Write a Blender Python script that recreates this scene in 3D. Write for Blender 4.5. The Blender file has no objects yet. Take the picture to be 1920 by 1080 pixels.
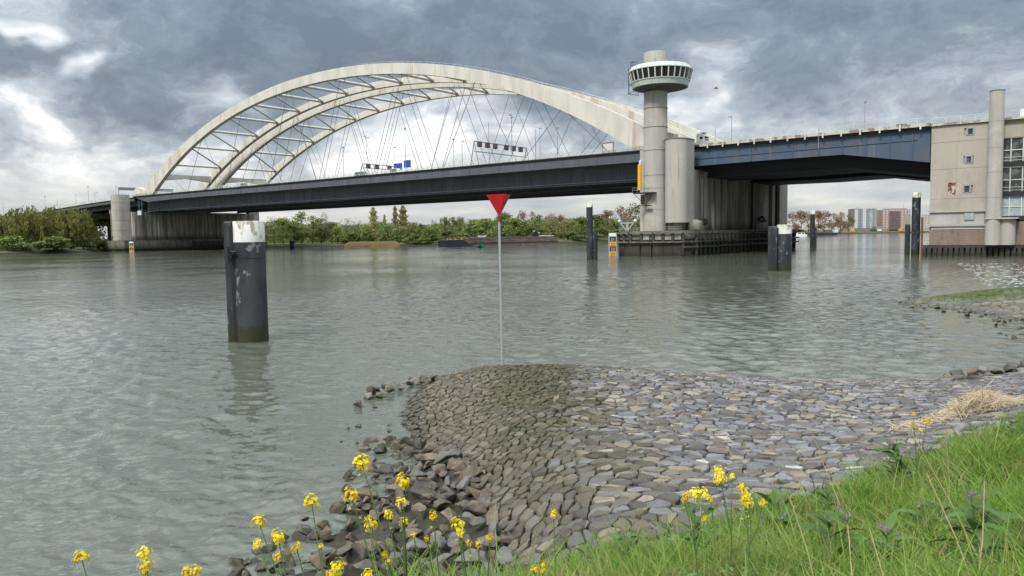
import bpy, bmesh, math, random
import numpy as np
from math import radians, sin, cos, pi, atan2, hypot
from mathutils import Vector, Matrix
random.seed(7); rng = np.random.default_rng(7)
scene = bpy.context.scene
COL = scene.collection

# ------------------------------------------------------------------ camera
EYE = 6.0; FPX = 1400.0; PITCH = radians(4.15); ROLL = radians(0.85)
cf = Vector((0, cos(PITCH), -sin(PITCH))); c_r0 = Vector((1, 0, 0)); c_u0 = Vector((0, sin(PITCH), cos(PITCH)))
cr = cos(ROLL)*c_r0 - sin(ROLL)*c_u0; cu = sin(ROLL)*c_r0 + cos(ROLL)*c_u0
cam = bpy.data.cameras.new('camera'); camo = bpy.data.objects.new('camera', cam); COL.objects.link(camo)
camo.matrix_world = Matrix(((cr.x, cu.x, -cf.x, 0), (cr.y, cu.y, -cf.y, 0), (cr.z, cu.z, -cf.z, EYE), (0, 0, 0, 1)))
cam.sensor_width = 36; cam.lens = FPX/1920*36; cam.clip_start = 0.05; cam.clip_end = 20000
scene.camera = camo
CP = Vector((0, 0, EYE))
def ray(x, y): return cf + float((x-960)/FPX)*cr + float((540-y)/FPX)*cu
def onz(x, y, z=0.0):
    d = ray(x, y); return CP + d*((z-EYE)/d.z)
def ony(x, y, Y):
    d = ray(x, y); return CP + d*(Y/d.y)
def proj(p):
    d = Vector(p)-CP; w = d.dot(cf); return 960+FPX*d.dot(cr)/w, 540-FPX*d.dot(cu)/w, w

# ------------------------------------------------------------------ world, sun, exposure
SUN_EL, SUN_AZ = radians(48), radians(215)      # azimuth clockwise from +Y: behind the viewer, to the left
w = bpy.data.worlds.new('World'); scene.world = w; w.use_nodes = True
def N(nt, typ, **kw):
    n = nt.nodes.new(typ)
    for k, v in kw.items():
        if k.startswith('i_'):
            key = k[2:]; key = int(key) if key.isdigit() else key
            n.inputs[key].default_value = v
        else: setattr(n, k, v)
    return n
class NT:
    """small helper for building node trees"""
    def __init__(s, nt): s.nt = nt
    def n(s, typ, **kw): return N(s.nt, typ, **kw)
    def l(s, a, b): s.nt.links.new(a, b)
    def val(s, inp, v):
        if isinstance(v, (int, float)): inp.default_value = v
        elif isinstance(v, tuple): inp.default_value = v if len(v) == len(inp.default_value) else (*v, 1)
        else: s.l(v, inp)
    def math(s, op, a, b=0.0, c=0.0, clamp=False):
        m = s.n('ShaderNodeMath', operation=op, use_clamp=clamp)
        s.val(m.inputs[0], a); s.val(m.inputs[1], b); s.val(m.inputs[2], c); return m.outputs[0]
    def vmath(s, op, a, b=(0, 0, 0), scale=1.0):
        m = s.n('ShaderNodeVectorMath', operation=op); s.val(m.inputs[0], a); s.val(m.inputs[1], b); s.val(m.inputs[3], scale)
        return m.outputs['Value'] if op in ('DOT_PRODUCT', 'LENGTH', 'DISTANCE') else m.outputs['Vector']
    def noise(s, vec, scale=1.0, detail=5.0, rough=.55, dist=0.0, dims='3D'):
        m = s.n('ShaderNodeTexNoise', noise_dimensions=dims); s.l(vec, m.inputs['Vector'])
        s.val(m.inputs['Scale'], scale); m.inputs['Detail'].default_value = detail; m.inputs['Roughness'].default_value = rough; m.inputs['Distortion'].default_value = dist
        return m.outputs
    def maprange(s, v, a, b, c=0.0, d=1.0, smooth=True):
        m = s.n('ShaderNodeMapRange', interpolation_type='SMOOTHSTEP' if smooth else 'LINEAR')
        s.val(m.inputs[0], v); s.val(m.inputs[1], a); s.val(m.inputs[2], b); s.val(m.inputs[3], c); s.val(m.inputs[4], d); return m.outputs[0]
    def mix(s, f, a, b, mode='MIX'):
        m = s.n('ShaderNodeMix', data_type='RGBA', blend_type=mode)
        s.val(m.inputs[0], f); s.val(m.inputs[6], a); s.val(m.inputs[7], b); return m.outputs[2]
    def xyz(s, v):
        m = s.n('ShaderNodeSeparateXYZ'); s.l(v, m.inputs[0]); return m.outputs
    def comb(s, x, y, z):
        m = s.n('ShaderNodeCombineXYZ'); s.val(m.inputs[0], x); s.val(m.inputs[1], y); s.val(m.inputs[2], z); return m.outputs[0]
    def ramp(s, f, stops, interp='LINEAR'):
        m = s.n('ShaderNodeValToRGB'); s.l(f, m.inputs[0]); e = m.color_ramp.elements; m.color_ramp.interpolation = interp
        while len(e) < len(stops): e.new(0.5)
        for el, (p, c) in zip(e, stops): el.position = p; el.color = (*c, 1)
        return m.outputs[0]

def build_world():
    g = NT(w.node_tree); bg = w.node_tree.nodes['Background']
    sky = g.n('ShaderNodeTexSky', sky_type='NISHITA', sun_disc=False, sun_elevation=SUN_EL, sun_rotation=SUN_AZ)
    tc = g.n('ShaderNodeTexCoord'); d = g.vmath('NORMALIZE', tc.outputs['Generated'])
    x, y, z = g.xyz(d); zc = g.math('MAXIMUM', z, 0.0)
    q0 = g.vmath('MULTIPLY', d, (1, 1, 1.75))
    warp = g.noise(q0, 7.0, 3, .58)[1]
    qw = g.vmath('ADD', q0, g.vmath('SCALE', g.vmath('SUBTRACT', warp, (.5, .5, .5)), scale=.12))
    qb = g.vmath('ADD', q0, g.vmath('SCALE', g.vmath('SUBTRACT', warp, (.5, .5, .5)), scale=.22))
    def density(q, full=True):
        big = g.noise(g.vmath('ADD', q, SKY_OFF), 3.4, 2, .5)[0]
        mid = g.noise(g.vmath('ADD', q, (4.3, 2.2, 1.0)), 9.5, 8 if full else 2, .67, 0)[0]
        return g.math('ADD', g.math('MULTIPLY', g.math('SUBTRACT', big, .5), 1.1), g.math('MULTIPLY', g.math('SUBTRACT', mid, .5), 1.32))
    base = density(qw); up = density(g.vmath('ADD', qw, (-.012, 0, .05)), False)
    # masses of cloud: thicker, darker cloud stands over the viewer, thinner cloud lies to the horizon
    place = g.math('ADD', g.maprange(zc, 0.03, .25, .27, .67), g.maprange(zc, .30, .62, 0.0, -.30))
    def blob(px, py, rad, amt):
        nonlocal place
        c = ray(px, py).normalized()
        dd = g.vmath('DISTANCE', qb, (c.x, c.y, c.z*1.75))
        place = g.math('ADD', place, g.maprange(dd, 0.0, rad, amt, 0.0))
    for b in BLOBS: blob(*b)
    dens = g.math('ADD', base, place)
    col = g.ramp(dens, [(0.0, (.95, .945, .93)), (.15, (.72, .73, .735)), (.32, (.455, .485, .52)), (.50, (.30, .335, .375)), (.70, (.18, .212, .252)), (1.0, (.118, .142, .175))])
    rim = g.maprange(g.math('SUBTRACT', base, up), .10, .5)
    thin = g.maprange(dens, .38, .72, .9, .0)
    col = g.mix(g.math('MULTIPLY', rim, thin), col, (.93, .93, .92, 1))
    # thin cloud near the horizon: pale flat streaks
    ps = g.comb(g.math('MULTIPLY', x, 6.0), g.math('MULTIPLY', y, 6.0), g.math('MULTIPLY', z, 40.0))
    st = g.noise(ps, 1.0, 4, .58)[0]
    low = g.ramp(st, [(.30, (.46, .50, .54)), (.46, (.60, .62, .63)), (.58, (.74, .74, .71)), (.68, (.90, .885, .83))])
    col = g.mix(g.maprange(zc, .02, .10, .9, 0.0), col, low)
    # overcast luminance rises towards the zenith
    lum = g.math('MULTIPLY_ADD', zc, 1.5, SKY_K)
    cl = g.vmath('SCALE', col, scale=lum)
    out = g.mix(.965, sky.outputs[0], g.vmath('SCALE', cl, scale=10.0))
    g.l(out, bg.inputs['Color']); bg.inputs['Strength'].default_value = 0.1; w.cycles.sampling_method = 'NONE'
SKY_K = .43; SKY_OFF = (3.1, 1.7, 0)
BLOBS = [(520, 60, .30, .22), (950, 110, .26, .26), (1250, 60, .2, .12), (1700, 120, .30, .06), (70, 90, .08, .20), (250, 190, .09, .20),
         (430, 190, .06, -.42), (150, 125, .05, -.42), (30, 195, .08, -.42), (700, 270, .16, -.38), (880, 230, .11, -.34), (1160, 195, .07, -.38), (1320, 220, .09, -.34), (1480, 270, .10, -.2),
         (10, 60, .035, -.5), (330, 285, .06, -.25), (120, 290, .10, -.2)]
build_world()
sun = bpy.data.lights.new('sun', 'SUN'); sun.energy = 1.5; sun.angle = radians(14); sun.color = (1.0, .95, .87)
suno = bpy.data.objects.new('sun', sun); COL.objects.link(suno)
sd = Vector((sin(SUN_AZ)*cos(SUN_EL), cos(SUN_AZ)*cos(SUN_EL), sin(SUN_EL)))
suno.rotation_euler = sd.to_track_quat('Z', 'Y').to_euler(); suno.location = (0, 0, 200)
vs = scene.view_settings; vs.view_transform = 'Standard'; vs.look = 'None'; vs.gamma = 1; vs.use_curve_mapping = False; vs.exposure = 1.08
scene.cycles.use_denoising = True; scene.cycles.max_bounces = 5; scene.cycles.diffuse_bounces = 2; scene.cycles.glossy_bounces = 3
scene.cycles.transparent_max_bounces = 8; scene.cycles.caustics_reflective = False; scene.cycles.caustics_refractive = False

# ------------------------------------------------------------------ materials
def mat(name, c, layers=(), rough=.75, metal=0.0, spec=.35, bump=0.0, bscale=8.0, bstretch=(1, 1, 1), rnd=0.0, tide=None):
    m = bpy.data.materials.new(name); m.use_nodes = True; g = NT(m.node_tree); b = m.node_tree.nodes['Principled BSDF']
    pos = g.n('ShaderNodeNewGeometry').outputs['Position']; col = (*c, 1)
    for (lc, sc, st, lo, hi, amt) in layers:
        v = g.vmath('MULTIPLY', pos, st); f = g.noise(v, sc, 4, .6)[0]
        col = g.mix(g.maprange(f, lo, hi, 0.0, amt), col, (*lc, 1))
    if tide:                                       # algae and silt below the high-water mark
        tc_, z0, z1 = tide; z = g.xyz(pos)[2]; nn = g.noise(g.vmath('MULTIPLY', pos, (1, 1, .5)), 2.2, 7, .7)[0]
        zz = g.math('ADD', z, g.math('MULTIPLY', g.math('SUBTRACT', nn, .5), 2.2))
        col = g.mix(g.maprange(zz, z0, z1, .95, 0.0), col, (*tc_, 1))
    if rnd:
        r = g.n('ShaderNodeObjectInfo').outputs['Random']; h = g.n('ShaderNodeHueSaturation')
        g.l(g.maprange(r, 0, 1, 1-rnd, 1+rnd, False), h.inputs['Value']); g.val(h.inputs['Color'], col); col = h.outputs[0]
    g.val(b.inputs['Base Color'], col); b.inputs['Roughness'].default_value = rough; b.inputs['Metallic'].default_value = metal; b.inputs['Specular IOR Level'].default_value = spec
    if bump:
        bn = g.n('ShaderNodeBump'); bn.inputs['Strength'].default_value = bump; bn.inputs['Distance'].default_value = .05
        g.l(g.noise(g.vmath('MULTIPLY', pos, bstretch), bscale, 6, .65)[0], bn.inputs['Height']); g.l(bn.outputs[0], b.inputs['Normal'])
    return m
V1 = (1, 1, .12)
M = {}
M['concrete'] = mat('concrete', (.41, .395, .36), [((.30, .285, .255), .55, (1, 1, .10), .45, .75, .8), ((.50, .485, .45), .25, (1, 1, 1), .5, .7, .6), ((.20, .19, .165), 1.6, (1, 1, .06), .58, .74, .7)], .85, bump=.25, bscale=3)
M['concrete_warm'] = mat('concrete_warm', (.40, .37, .31), [((.31, .285, .235), .35, (1, 1, .35), .42, .72, .8), ((.47, .44, .38), .2, (1, 1, 1), .5, .7, .6), ((.26, .235, .19), 1.3, (1, 1, .05), .60, .75, .6)], .85, bump=.2, bscale=3)
M['joint'] = mat('joint', (.20, .19, .17), rough=.9)
M['pier'] = mat('pier_concrete', (.34, .325, .29), [((.13, .12, .10), .5, (1, 1, .05), .42, .62, .9), ((.40, .385, .35), .3, (1, 1, .3), .52, .7, .6), ((.12, .115, .09), 1.4, (1, 1, .04), .58, .74, .7)], .9, tide=((.075, .078, .055), 6.0, 9.0))
M['plinth'] = mat('plinth_concrete', (.20, .19, .165), [((.10, .095, .08), .8, (1, 1, .3), .4, .62, .9)], .9, tide=((.05, .055, .035), 1.0, 4.2))
M['fender'] = mat('fender', (.055, .055, .05), [((.15, .15, .13), 1.2, (1, 1, .4), .5, .7, .8)], .8, tide=((.03, .034, .022), .6, 2.0))
M['fender_pale'] = mat('fender_pale', (.36, .35, .32), [((.2, .2, .18), 1.0, (1, 1, .5), .45, .6, .9)], .9)
M['arch'] = mat('arch_paint', (.62, .605, .55), [((.50, .48, .42), .25, (1, 1, .25), .42, .66, .8), ((.40, .37, .31), 1.1, (1, 1, .10), .60, .76, .6), ((.40, .22, .13), .22, (1, 1, .12), .57, .66, .5)], .55, spec=.4)
M['strut'] = mat('strut_paint', (.66, .635, .57), [((.42, .38, .32), .4, (1, 1, .5), .52, .74, .7)], .6)
M['steel'] = mat('steel_blue', (.092, .10, .118), [((.125, .132, .145), .35, (1, 1, .2), .45, .7, .8), ((.045, .04, .04), 1.2, (1, 1, .08), .58, .74, .6)], .55)
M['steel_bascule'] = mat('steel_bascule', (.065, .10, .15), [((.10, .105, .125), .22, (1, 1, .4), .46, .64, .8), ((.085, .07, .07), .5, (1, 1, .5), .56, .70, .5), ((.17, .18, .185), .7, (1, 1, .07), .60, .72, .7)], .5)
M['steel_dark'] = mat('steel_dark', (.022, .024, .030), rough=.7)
M['rail'] = mat('rail_paint', (.56, .60, .56), [((.40, .42, .38), .3, (1, 1, 1), .45, .65, .8)], .5)
M['rail_rust'] = mat('rail_rust', (.50, .50, .43), [((.22, .15, .10), .5, (1, 1, 1), .48, .58, .85)], .7)
M['cable'] = mat('cable', (.17, .175, .18), rough=.5)
M['asphalt'] = mat('asphalt', (.05, .05, .052), rough=.9)
M['galv'] = mat('galvanised', (.42, .44, .45), rough=.45, metal=.3)
M['grey'] = mat('grey_paint', (.30, .31, .32), rough=.6)
M['pile'] = mat('pile_black', (.026, .029, .035), [((.055, .06, .068), 1.0, (1, 1, .3), .45, .65, .9), ((.20, .21, .22), 1.25, (1, 1, .7), .615, .63, .8), ((.11, .085, .06), 2.2, (1, 1, .15), .64, .72, .6)], .5, tide=((.032, .036, .016), .85, 1.15), bump=.25)
M['pile_white'] = mat('pile_white', (.74, .74, .71), [((.27, .235, .14), 1.3, (1, 1, .5), .50, .60, .9), ((.55, .54, .48), 2.4, (1, 1, .2), .5, .7, .6)], .6)
M['red'] = mat('beacon_red', (.46, .012, .022), [((.36, .008, .018), 2.0, (1, 1, .2), .4, .6, .9), ((.50, .08, .08), 4.0, (1, 1, .2), .60, .72, .7)], .5)
M['rust'] = mat('rust', (.16, .07, .04), rough=.9)
M['copper'] = mat('copper_green', (.50, .60, .55), [((.38, .44, .38), 1.2, (1, 1, .2), .5, .7, .8), ((.60, .66, .63), .8, (1, 1, 1), .5, .7, .7)], .55)
M['cabin_base'] = mat('cabin_soffit', (.10, .095, .085), rough=.85)
M['glass'] = mat('dark_glass', (.012, .014, .016), rough=.06, spec=.6)
M['glass_pale'] = mat('pale_glass', (.30, .36, .40), [((.42, .47, .49), .6, (1, 1, 1), .45, .6, .9)], .15, spec=.6)
M['glass_interior'] = mat('interior_glass', (.035, .042, .042), [((.13, .14, .125), .45, (1, 1, 1), .5, .6, .9)], .08, spec=.6)
M['white'] = mat('white_paint', (.76, .77, .76), rough=.45)
M['offwhite'] = mat('off_white', (.62, .63, .60), rough=.6)
M['yellow'] = mat('yellow_paint', (.72, .42, .02), [((.55, .30, .02), 1.5, (1, 1, .3), .5, .7, .7)], .5)
M['orange'] = mat('gauge_orange', (.75, .40, .03), rough=.55)
M['black'] = mat('black_paint', (.02, .02, .02), rough=.5)
M['blue'] = mat('sign_blue', (.03, .075, .36), rough=.4)
M['brick'] = mat('brick', (.21, .165, .13), [((.28, .225, .18), 1.5, (1, 1, 4), .45, .65, .8), ((.12, .10, .08), .6, (1, 1, .2), .52, .7, .7)], .9)
M['sheet'] = mat('sheet_pile', (.045, .04, .034), [((.08, .065, .05), .8, (1, 1, .3), .45, .7, .8)], .8, tide=((.03, .032, .02), .3, 1.2))
M['hull'] = mat('hull_dark', (.035, .035, .05), rough=.5)
M['hull_rust'] = mat('hull_rust', (.13, .095, .09), [((.20, .18, .165), .3, (1, 1, 3), .45, .65, .8)], .7)
M['green'] = mat('buoy_green', (.02, .22, .13), rough=.5)
M['tower_dark'] = mat('flat_dark', (.20, .19, .20), rough=.8)
M['tower_pale'] = mat('flat_pale', (.55, .57, .58), rough=.6)
M['tower_brick'] = mat('flat_brick', (.34, .225, .185), rough=.85)
M['bark'] = mat('bark', (.10, .085, .065), rough=.95)
M['skin'] = mat('skin_tone', (.45, .28, .2), rough=.7)
M['pure_white'] = mat('flock_white', (.8, .8, .78), rough=.6)

def leafmat(name, c1, c2, c3=None, nscale=.25, trans=.25, rough=.7):
    m = bpy.data.materials.new(name); m.use_nodes = True; g = NT(m.node_tree); b = m.node_tree.nodes['Principled BSDF']
    geo = g.n('ShaderNodeNewGeometry'); r = geo.outputs['Random Per Island']; o = g.n('ShaderNodeObjectInfo').outputs['Random']
    col = g.mix(r, (*c1, 1), (*c2, 1))
    if c3: col = g.mix(g.maprange(g.noise(geo.outputs['Position'], nscale, 4)[0], .42, .66), col, (*c3, 1))
    h = g.n('ShaderNodeHueSaturation'); g.l(g.maprange(o, 0, 1, .78, 1.22, False), h.inputs['Value']); g.l(g.maprange(o, 0, 1, .492, .508, False), h.inputs['Hue']); g.l(col, h.inputs['Color'])
    g.l(h.outputs[0], b.inputs['Base Color']); b.inputs['Roughness'].default_value = rough; b.inputs['Specular IOR Level'].default_value = .25
    if trans:
        t = g.n('ShaderNodeBsdfTranslucent'); g.l(h.outputs[0], t.inputs[0]); mx = g.n('ShaderNodeMixShader'); mx.inputs[0].default_value = trans
        g.l(b.outputs[0], mx.inputs[1]); g.l(t.outputs[0], mx.inputs[2]); g.l(mx.outputs[0], m.node_tree.nodes['Material Output'].inputs[0])
    return m
M['leaf_green'] = leafmat('leaf_green', (.16, .205, .06), (.25, .29, .095), (.125, .165, .046))
M['leaf_fresh'] = leafmat('leaf_fresh', (.18, .23, .06), (.28, .31, .10), (.14, .18, .045))
M['leaf_dark'] = leafmat('leaf_dark', (.10, .135, .05), (.16, .19, .075))
M['leaf_olive'] = leafmat('leaf_olive', (.20, .21, .085), (.29, .285, .125), (.155, .165, .06))
M['leaf_poplar'] = leafmat('leaf_poplar', (.36, .34, .16), (.46, .42, .22), None, .25, .45)
M['leaf_brown'] = leafmat('leaf_brown', (.28, .18, .115), (.38, .25, .16), (.22, .16, .09))
M['leaf_willow'] = leafmat('leaf_willow', (.19, .205, .055), (.29, .285, .09), (.14, .16, .045))
M['twig_grey'] = leafmat('twig_grey', (.22, .19, .15), (.30, .26, .21))
M['grass'] = leafmat('grass', (.085, .185, .022), (.225, .36, .06), (.22, .28, .075), .75, .35, .5)
M['grass_dry'] = leafmat('dry_stalk', (.36, .28, .14), (.50, .40, .21), None, 1, .15)
M['broad_leaf'] = leafmat('broad_leaf', (.06, .125, .03), (.11, .20, .05), None, 1, .25, .45)
M['rape_leaf'] = leafmat('rape_leaf', (.10, .19, .06), (.15, .26, .08), None, 1, .25, .5)
M['stem'] = leafmat('stem', (.12, .20, .06), (.17, .26, .08), None, 1, .1)
M['petal'] = leafmat('petal', (.78, .62, .008), (.90, .76, .03), None, 1, .3, .6)
M['petal_pale'] = leafmat('petal_pale', (.72, .62, .18), (.85, .78, .35), None, 1, .3, .6)
M['purple'] = leafmat('comfrey_purple', (.20, .13, .20), (.32, .24, .32), None, 1, .2)
M['straw'] = leafmat('straw', (.52, .43, .28), (.72, .62, .44), None, 1, .15)
M['reed'] = leafmat('reed', (.30, .23, .12), (.40, .31, .17), None, .2, .1)

# ------------------------------------------------------------------ mesh helpers
ORG = {}
def link(o): COL.objects.link(o); return o
def thing(name, label, cat, loc=(0, 0, 0), group=None):
    o = link(bpy.data.objects.new(name, None)); o.location = loc; o.empty_display_size = .5
    o['label'] = label; o['category'] = cat
    if group: o['group'] = group
    ORG[o] = Vector(loc); return o
def tag(o, label, cat, group=None, kind=None):
    o['label'] = label; o['category'] = cat
    if group: o['group'] = group
    if kind: o['kind'] = kind
    return o
def mesh_obj(name, me, parent=None, org=None):
    o = link(bpy.data.objects.new(name, me))
    if parent is not None: o.parent = parent; ORG[o] = ORG[parent]
    else: o.location = org or (0, 0, 0); ORG[o] = Vector(org or (0, 0, 0))
    return o
def np_mesh(name, V, F, m, smooth=False):
    V = np.asarray(V, np.float32); F = np.asarray(F, np.int32); k = F.shape[1]
    me = bpy.data.meshes.new(name); me.vertices.add(len(V)); me.vertices.foreach_set('co', V.ravel())
    me.loops.add(F.size); me.loops.foreach_set('vertex_index', F.ravel()); me.polygons.add(len(F))
    me.polygons.foreach_set('loop_start', np.arange(0, F.size, k, dtype=np.int32))
    me.materials.append(m); me.update(calc_edges=True)
    if smooth: me.polygons.foreach_set('use_smooth', np.ones(len(F), bool))
    return me
class MB:
    def __init__(s, f=None): s.v = []; s.F = []; s.f = f or (lambda a, b, c: (a, b, c))
    def add(s, vs, fs):
        n = len(s.v); s.v += [tuple(v) for v in vs]; s.F += [tuple(n+i for i in q) for q in fs]; return s
    def hexa(s, p):     # 4 bottom then 4 top corners
        return s.add(p, [(3, 2, 1, 0), (4, 5, 6, 7), (0, 1, 5, 4), (1, 2, 6, 5), (2, 3, 7, 6), (3, 0, 4, 7)])
    def box(s, a0, a1, b0, b1, c0, c1):
        f = s.f; return s.hexa([f(a0, b0, c0), f(a1, b0, c0), f(a1, b1, c0), f(a0, b1, c0), f(a0, b0, c1), f(a1, b0, c1), f(a1, b1, c1), f(a0, b1, c1)])
    def prism(s, poly, c0, c1):
        n = len(poly); f = s.f
        return s.add([f(a, b, c0) for a, b in poly]+[f(a, b, c1) for a, b in poly], [tuple(range(n-1, -1, -1)), tuple(range(n, 2*n))]+[(i, (i+1) % n, n+(i+1) % n, n+i) for i in range(n)])
    def side(s, poly, b0, b1):   # polygon in (a, c), extruded along b
        n = len(poly); f = s.f
        return s.add([f(a, b0, c) for a, c in poly]+[f(a, b1, c) for a, c in poly], [tuple(range(n)), tuple(range(2*n-1, n-1, -1))]+[(i, n+i, n+(i+1) % n, (i+1) % n) for i in range(n)])
    def bar(s, p, q, wd, ht=None):
        p, q = Vector(s.f(*p)), Vector(s.f(*q)); ht = ht or wd; d = (q-p).normalized()
        a = d.cross(Vector((0, 0, 1))); a = a.normalized() if a.length > 1e-4 else Vector((1, 0, 0)); b = a.cross(d)
        a *= wd/2; b *= ht/2
        return s.hexa([p-a-b, p+a-b, p+a+b, p-a+b, q-a-b, q+a-b, q+a+b, q-a+b])
    def tube(s, pts, rad, n=6, cap=True):
        pts = [Vector(s.f(*p)) for p in pts]; rad = rad if isinstance(rad, (list, tuple)) else [rad]*len(pts)
        base = len(s.v); k = len(pts)
        for i, p in enumerate(pts):
            d = (pts[min(i+1, k-1)]-pts[max(i-1, 0)]).normalized(); a = d.cross(Vector((.13, .21, 1)) if abs(d.z) < .9 else Vector((1, .1, 0))).normalized(); b = d.cross(a)
            for j in range(n): t = 2*pi*j/n; s.v.append(tuple(p+(a*cos(t)+b*sin(t))*rad[i]))
        for i in range(k-1):
            for j in range(n): s.F.append((base+i*n+j, base+i*n+(j+1) % n, base+(i+1)*n+(j+1) % n, base+(i+1)*n+j))
        if cap: s.F.append(tuple(base+j for j in range(n-1, -1, -1))); s.F.append(tuple(base+(k-1)*n+j for j in range(n)))
        return s
    def lathe(s, a, b, prof, n=24, sq=1.0, rot=0.0):     # prof: (radius, c); sq stretches along b
        base = len(s.v); k = len(prof)
        for r_, c in prof:
            for j in range(n): t = 2*pi*(j+rot)/n; s.v.append(tuple(s.f(a+r_*cos(t), b+r_*sin(t)*sq, c)))
        for i in range(k-1):
            for j in range(n): s.F.append((base+i*n+j, base+i*n+(j+1) % n, base+(i+1)*n+(j+1) % n, base+(i+1)*n+j))
        s.F.append(tuple(base+j for j in range(n-1, -1, -1))); s.F.append(tuple(base+(k-1)*n+j for j in range(n)))
        return s
    def build(s, name, m, parent=None, smooth=False, org=None, bevel=0.0):
        o = ORG[parent] if parent is not None else Vector(org or (0, 0, 0))
        me = bpy.data.meshes.new(name); me.from_pydata([(x-o.x, y-o.y, z-o.z) for x, y, z in s.v], [], s.F); me.materials.append(M[m] if isinstance(m, str) else m)
        if smooth:
            me.polygons.foreach_set('use_smooth', [True]*len(me.polygons)); me.set_sharp_from_angle(angle=radians(38))
        ob = mesh_obj(name, me, parent, None if parent is not None else tuple(o))
        if bevel: b = ob.modifiers.new('bevel', 'BEVEL'); b.width = bevel; b.segments = 2; b.limit_method = 'ANGLE'
        return ob
def copy_tree(o, parent=None, shift=None):
    c = link(o.copy()); c.parent = parent
    ORG[c] = ORG[o]
    for ch in list(o.children): copy_tree(ch, c)
    return c

# ------------------------------------------------------------------ bridge frame: s along the bridge (towards the right bank), t across it (away from the viewer), z up
BR = Vector((35, 202.9, 0)); BU = Vector((.783, -.623, 0)).normalized(); BV = Vector((-BU.y, BU.x, 0))
def B(s, t, z): p = BR+BU*s+BV*t; return (p.x, p.y, z)
def onT(x, y, t):
    d = ray(x, y); k = (BR+BV*t-CP).dot(BV)/d.dot(BV); p = CP+d*k; return (p-BR).dot(BU), p.z

# ================================================================== SETTING: water
def build_water():
    m = bpy.data.materials.new('river_water'); m.use_nodes = True; g = NT(m.node_tree); b = m.node_tree.nodes['Principled BSDF']
    pos = g.n('ShaderNodeNewGeometry').outputs['Position']
    silt = g.noise(pos, .02, 4)[0]
    g.l(g.mix(g.maprange(silt, .35, .65), (.100, .112, .088, 1), (.118, .124, .094, 1)), b.inputs['Base Color'])
    b.inputs['Roughness'].default_value = .06; b.inputs['IOR'].default_value = 1.45; b.inputs['Specular IOR Level'].default_value = .8
    rot = g.n('ShaderNodeMapping'); g.l(pos, rot.inputs[0]); rot.inputs['Rotation'].default_value = (0, 0, radians(-24)); rot.inputs['Scale'].default_value = (.62, 1, 1)
    r2 = g.n('ShaderNodeMapping'); g.l(pos, r2.inputs[0]); r2.inputs['Rotation'].default_value = (0, 0, radians(18)); r2.inputs['Scale'].default_value = (.55, 1, 1)
    gust = g.maprange(g.noise(pos, .035, 3)[0], .35, .68, .35, 1.35)
    def crest(v, sc, det): return g.math('SUBTRACT', 1.0, g.math('MULTIPLY', g.math('ABSOLUTE', g.math('SUBTRACT', g.noise(v, sc, det, .5, .4)[0], .5)), 2.0))
    h1 = g.noise(rot.outputs[0], .62, 2, .5, .5)[0]
    h2 = crest(r2.outputs[0], 1.5, 2)
    h3 = crest(rot.outputs[0], 4.6, 2)
    h = g.math('ADD', g.math('MULTIPLY', h1, .30), g.math('ADD', g.math('MULTIPLY', h2, .10), g.math('MULTIPLY', h3, .034)))
    h = g.math('MULTIPLY', h, gust)
    bn = g.n('ShaderNodeBump'); bn.inputs['Strength'].default_value = 1.0; bn.inputs['Distance'].default_value = WAVE
    g.l(h, bn.inputs['Height']); g.l(bn.outputs[0], b.inputs['Normal'])
    # wind ripples as real relief out to 260 m (finer where the river is near), a flat sheet beyond
    rs = np.random.default_rng(31); nr_ = 720
    rad = np.concatenate([9.0*(260/9.0)**(np.arange(nr_)/(nr_-1)), [400, 700, 1500, 4000, 9000]])
    ang = np.radians(np.concatenate([np.arange(-120, -40, 8), np.linspace(-40, 40, 940), np.arange(44, 121, 8)]))
    Rr, A = np.meshgrid(rad, ang, indexing='ij'); X = Rr*np.sin(A); Y = Rr*np.cos(A); Z = np.zeros_like(X); dr = np.gradient(rad)[:, None]
    gust = .75+.35*np.sin(X*.045+Y*.021+1.0)*np.sin(Y*.05-X*.012)+.25*np.sin(X*.11-Y*.07+2)
    for i in range(54):
        lam = .34*(6.5)**rs.uniform(0, 1); th = radians(64)+rs.normal()*.62; k = 2*pi/lam; ph = k*(X*cos(th)+Y*sin(th))+rs.uniform(0, 6.28)+.8*np.sin(X*.31+Y*.17+i)
        fade = np.clip((lam/(2.2*dr)-1)*.8, 0, 1); c = np.sin(ph); Z += (lam*WAVE_REL)*fade*(c+.28*np.cos(2*ph))
    Z *= np.clip(gust, .3, 1.4)*np.clip((270-Rr)/90, 0, 1)
    calm = np.clip((np.hypot((X+4.2)/3.2, (Y-23.5)/5.5)-.55)/.6, .22, 1); Z *= calm          # sheltered bay behind the riprap
    na = len(ang); I = (np.arange(len(rad)-1)[:, None]*na+np.arange(na-1)[None, :]).ravel(); F = np.stack([I, I+na, I+na+1, I+1], 1)
    me = np_mesh('river_water', np.stack([X.ravel(), Y.ravel(), Z.ravel()], 1), F, m, True)
    o = mesh_obj('river_water', me); o['kind'] = 'structure'; o['label'] = 'rippled grey green river water'
WAVE = .38; WAVE_REL = .0050
build_water()

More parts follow.
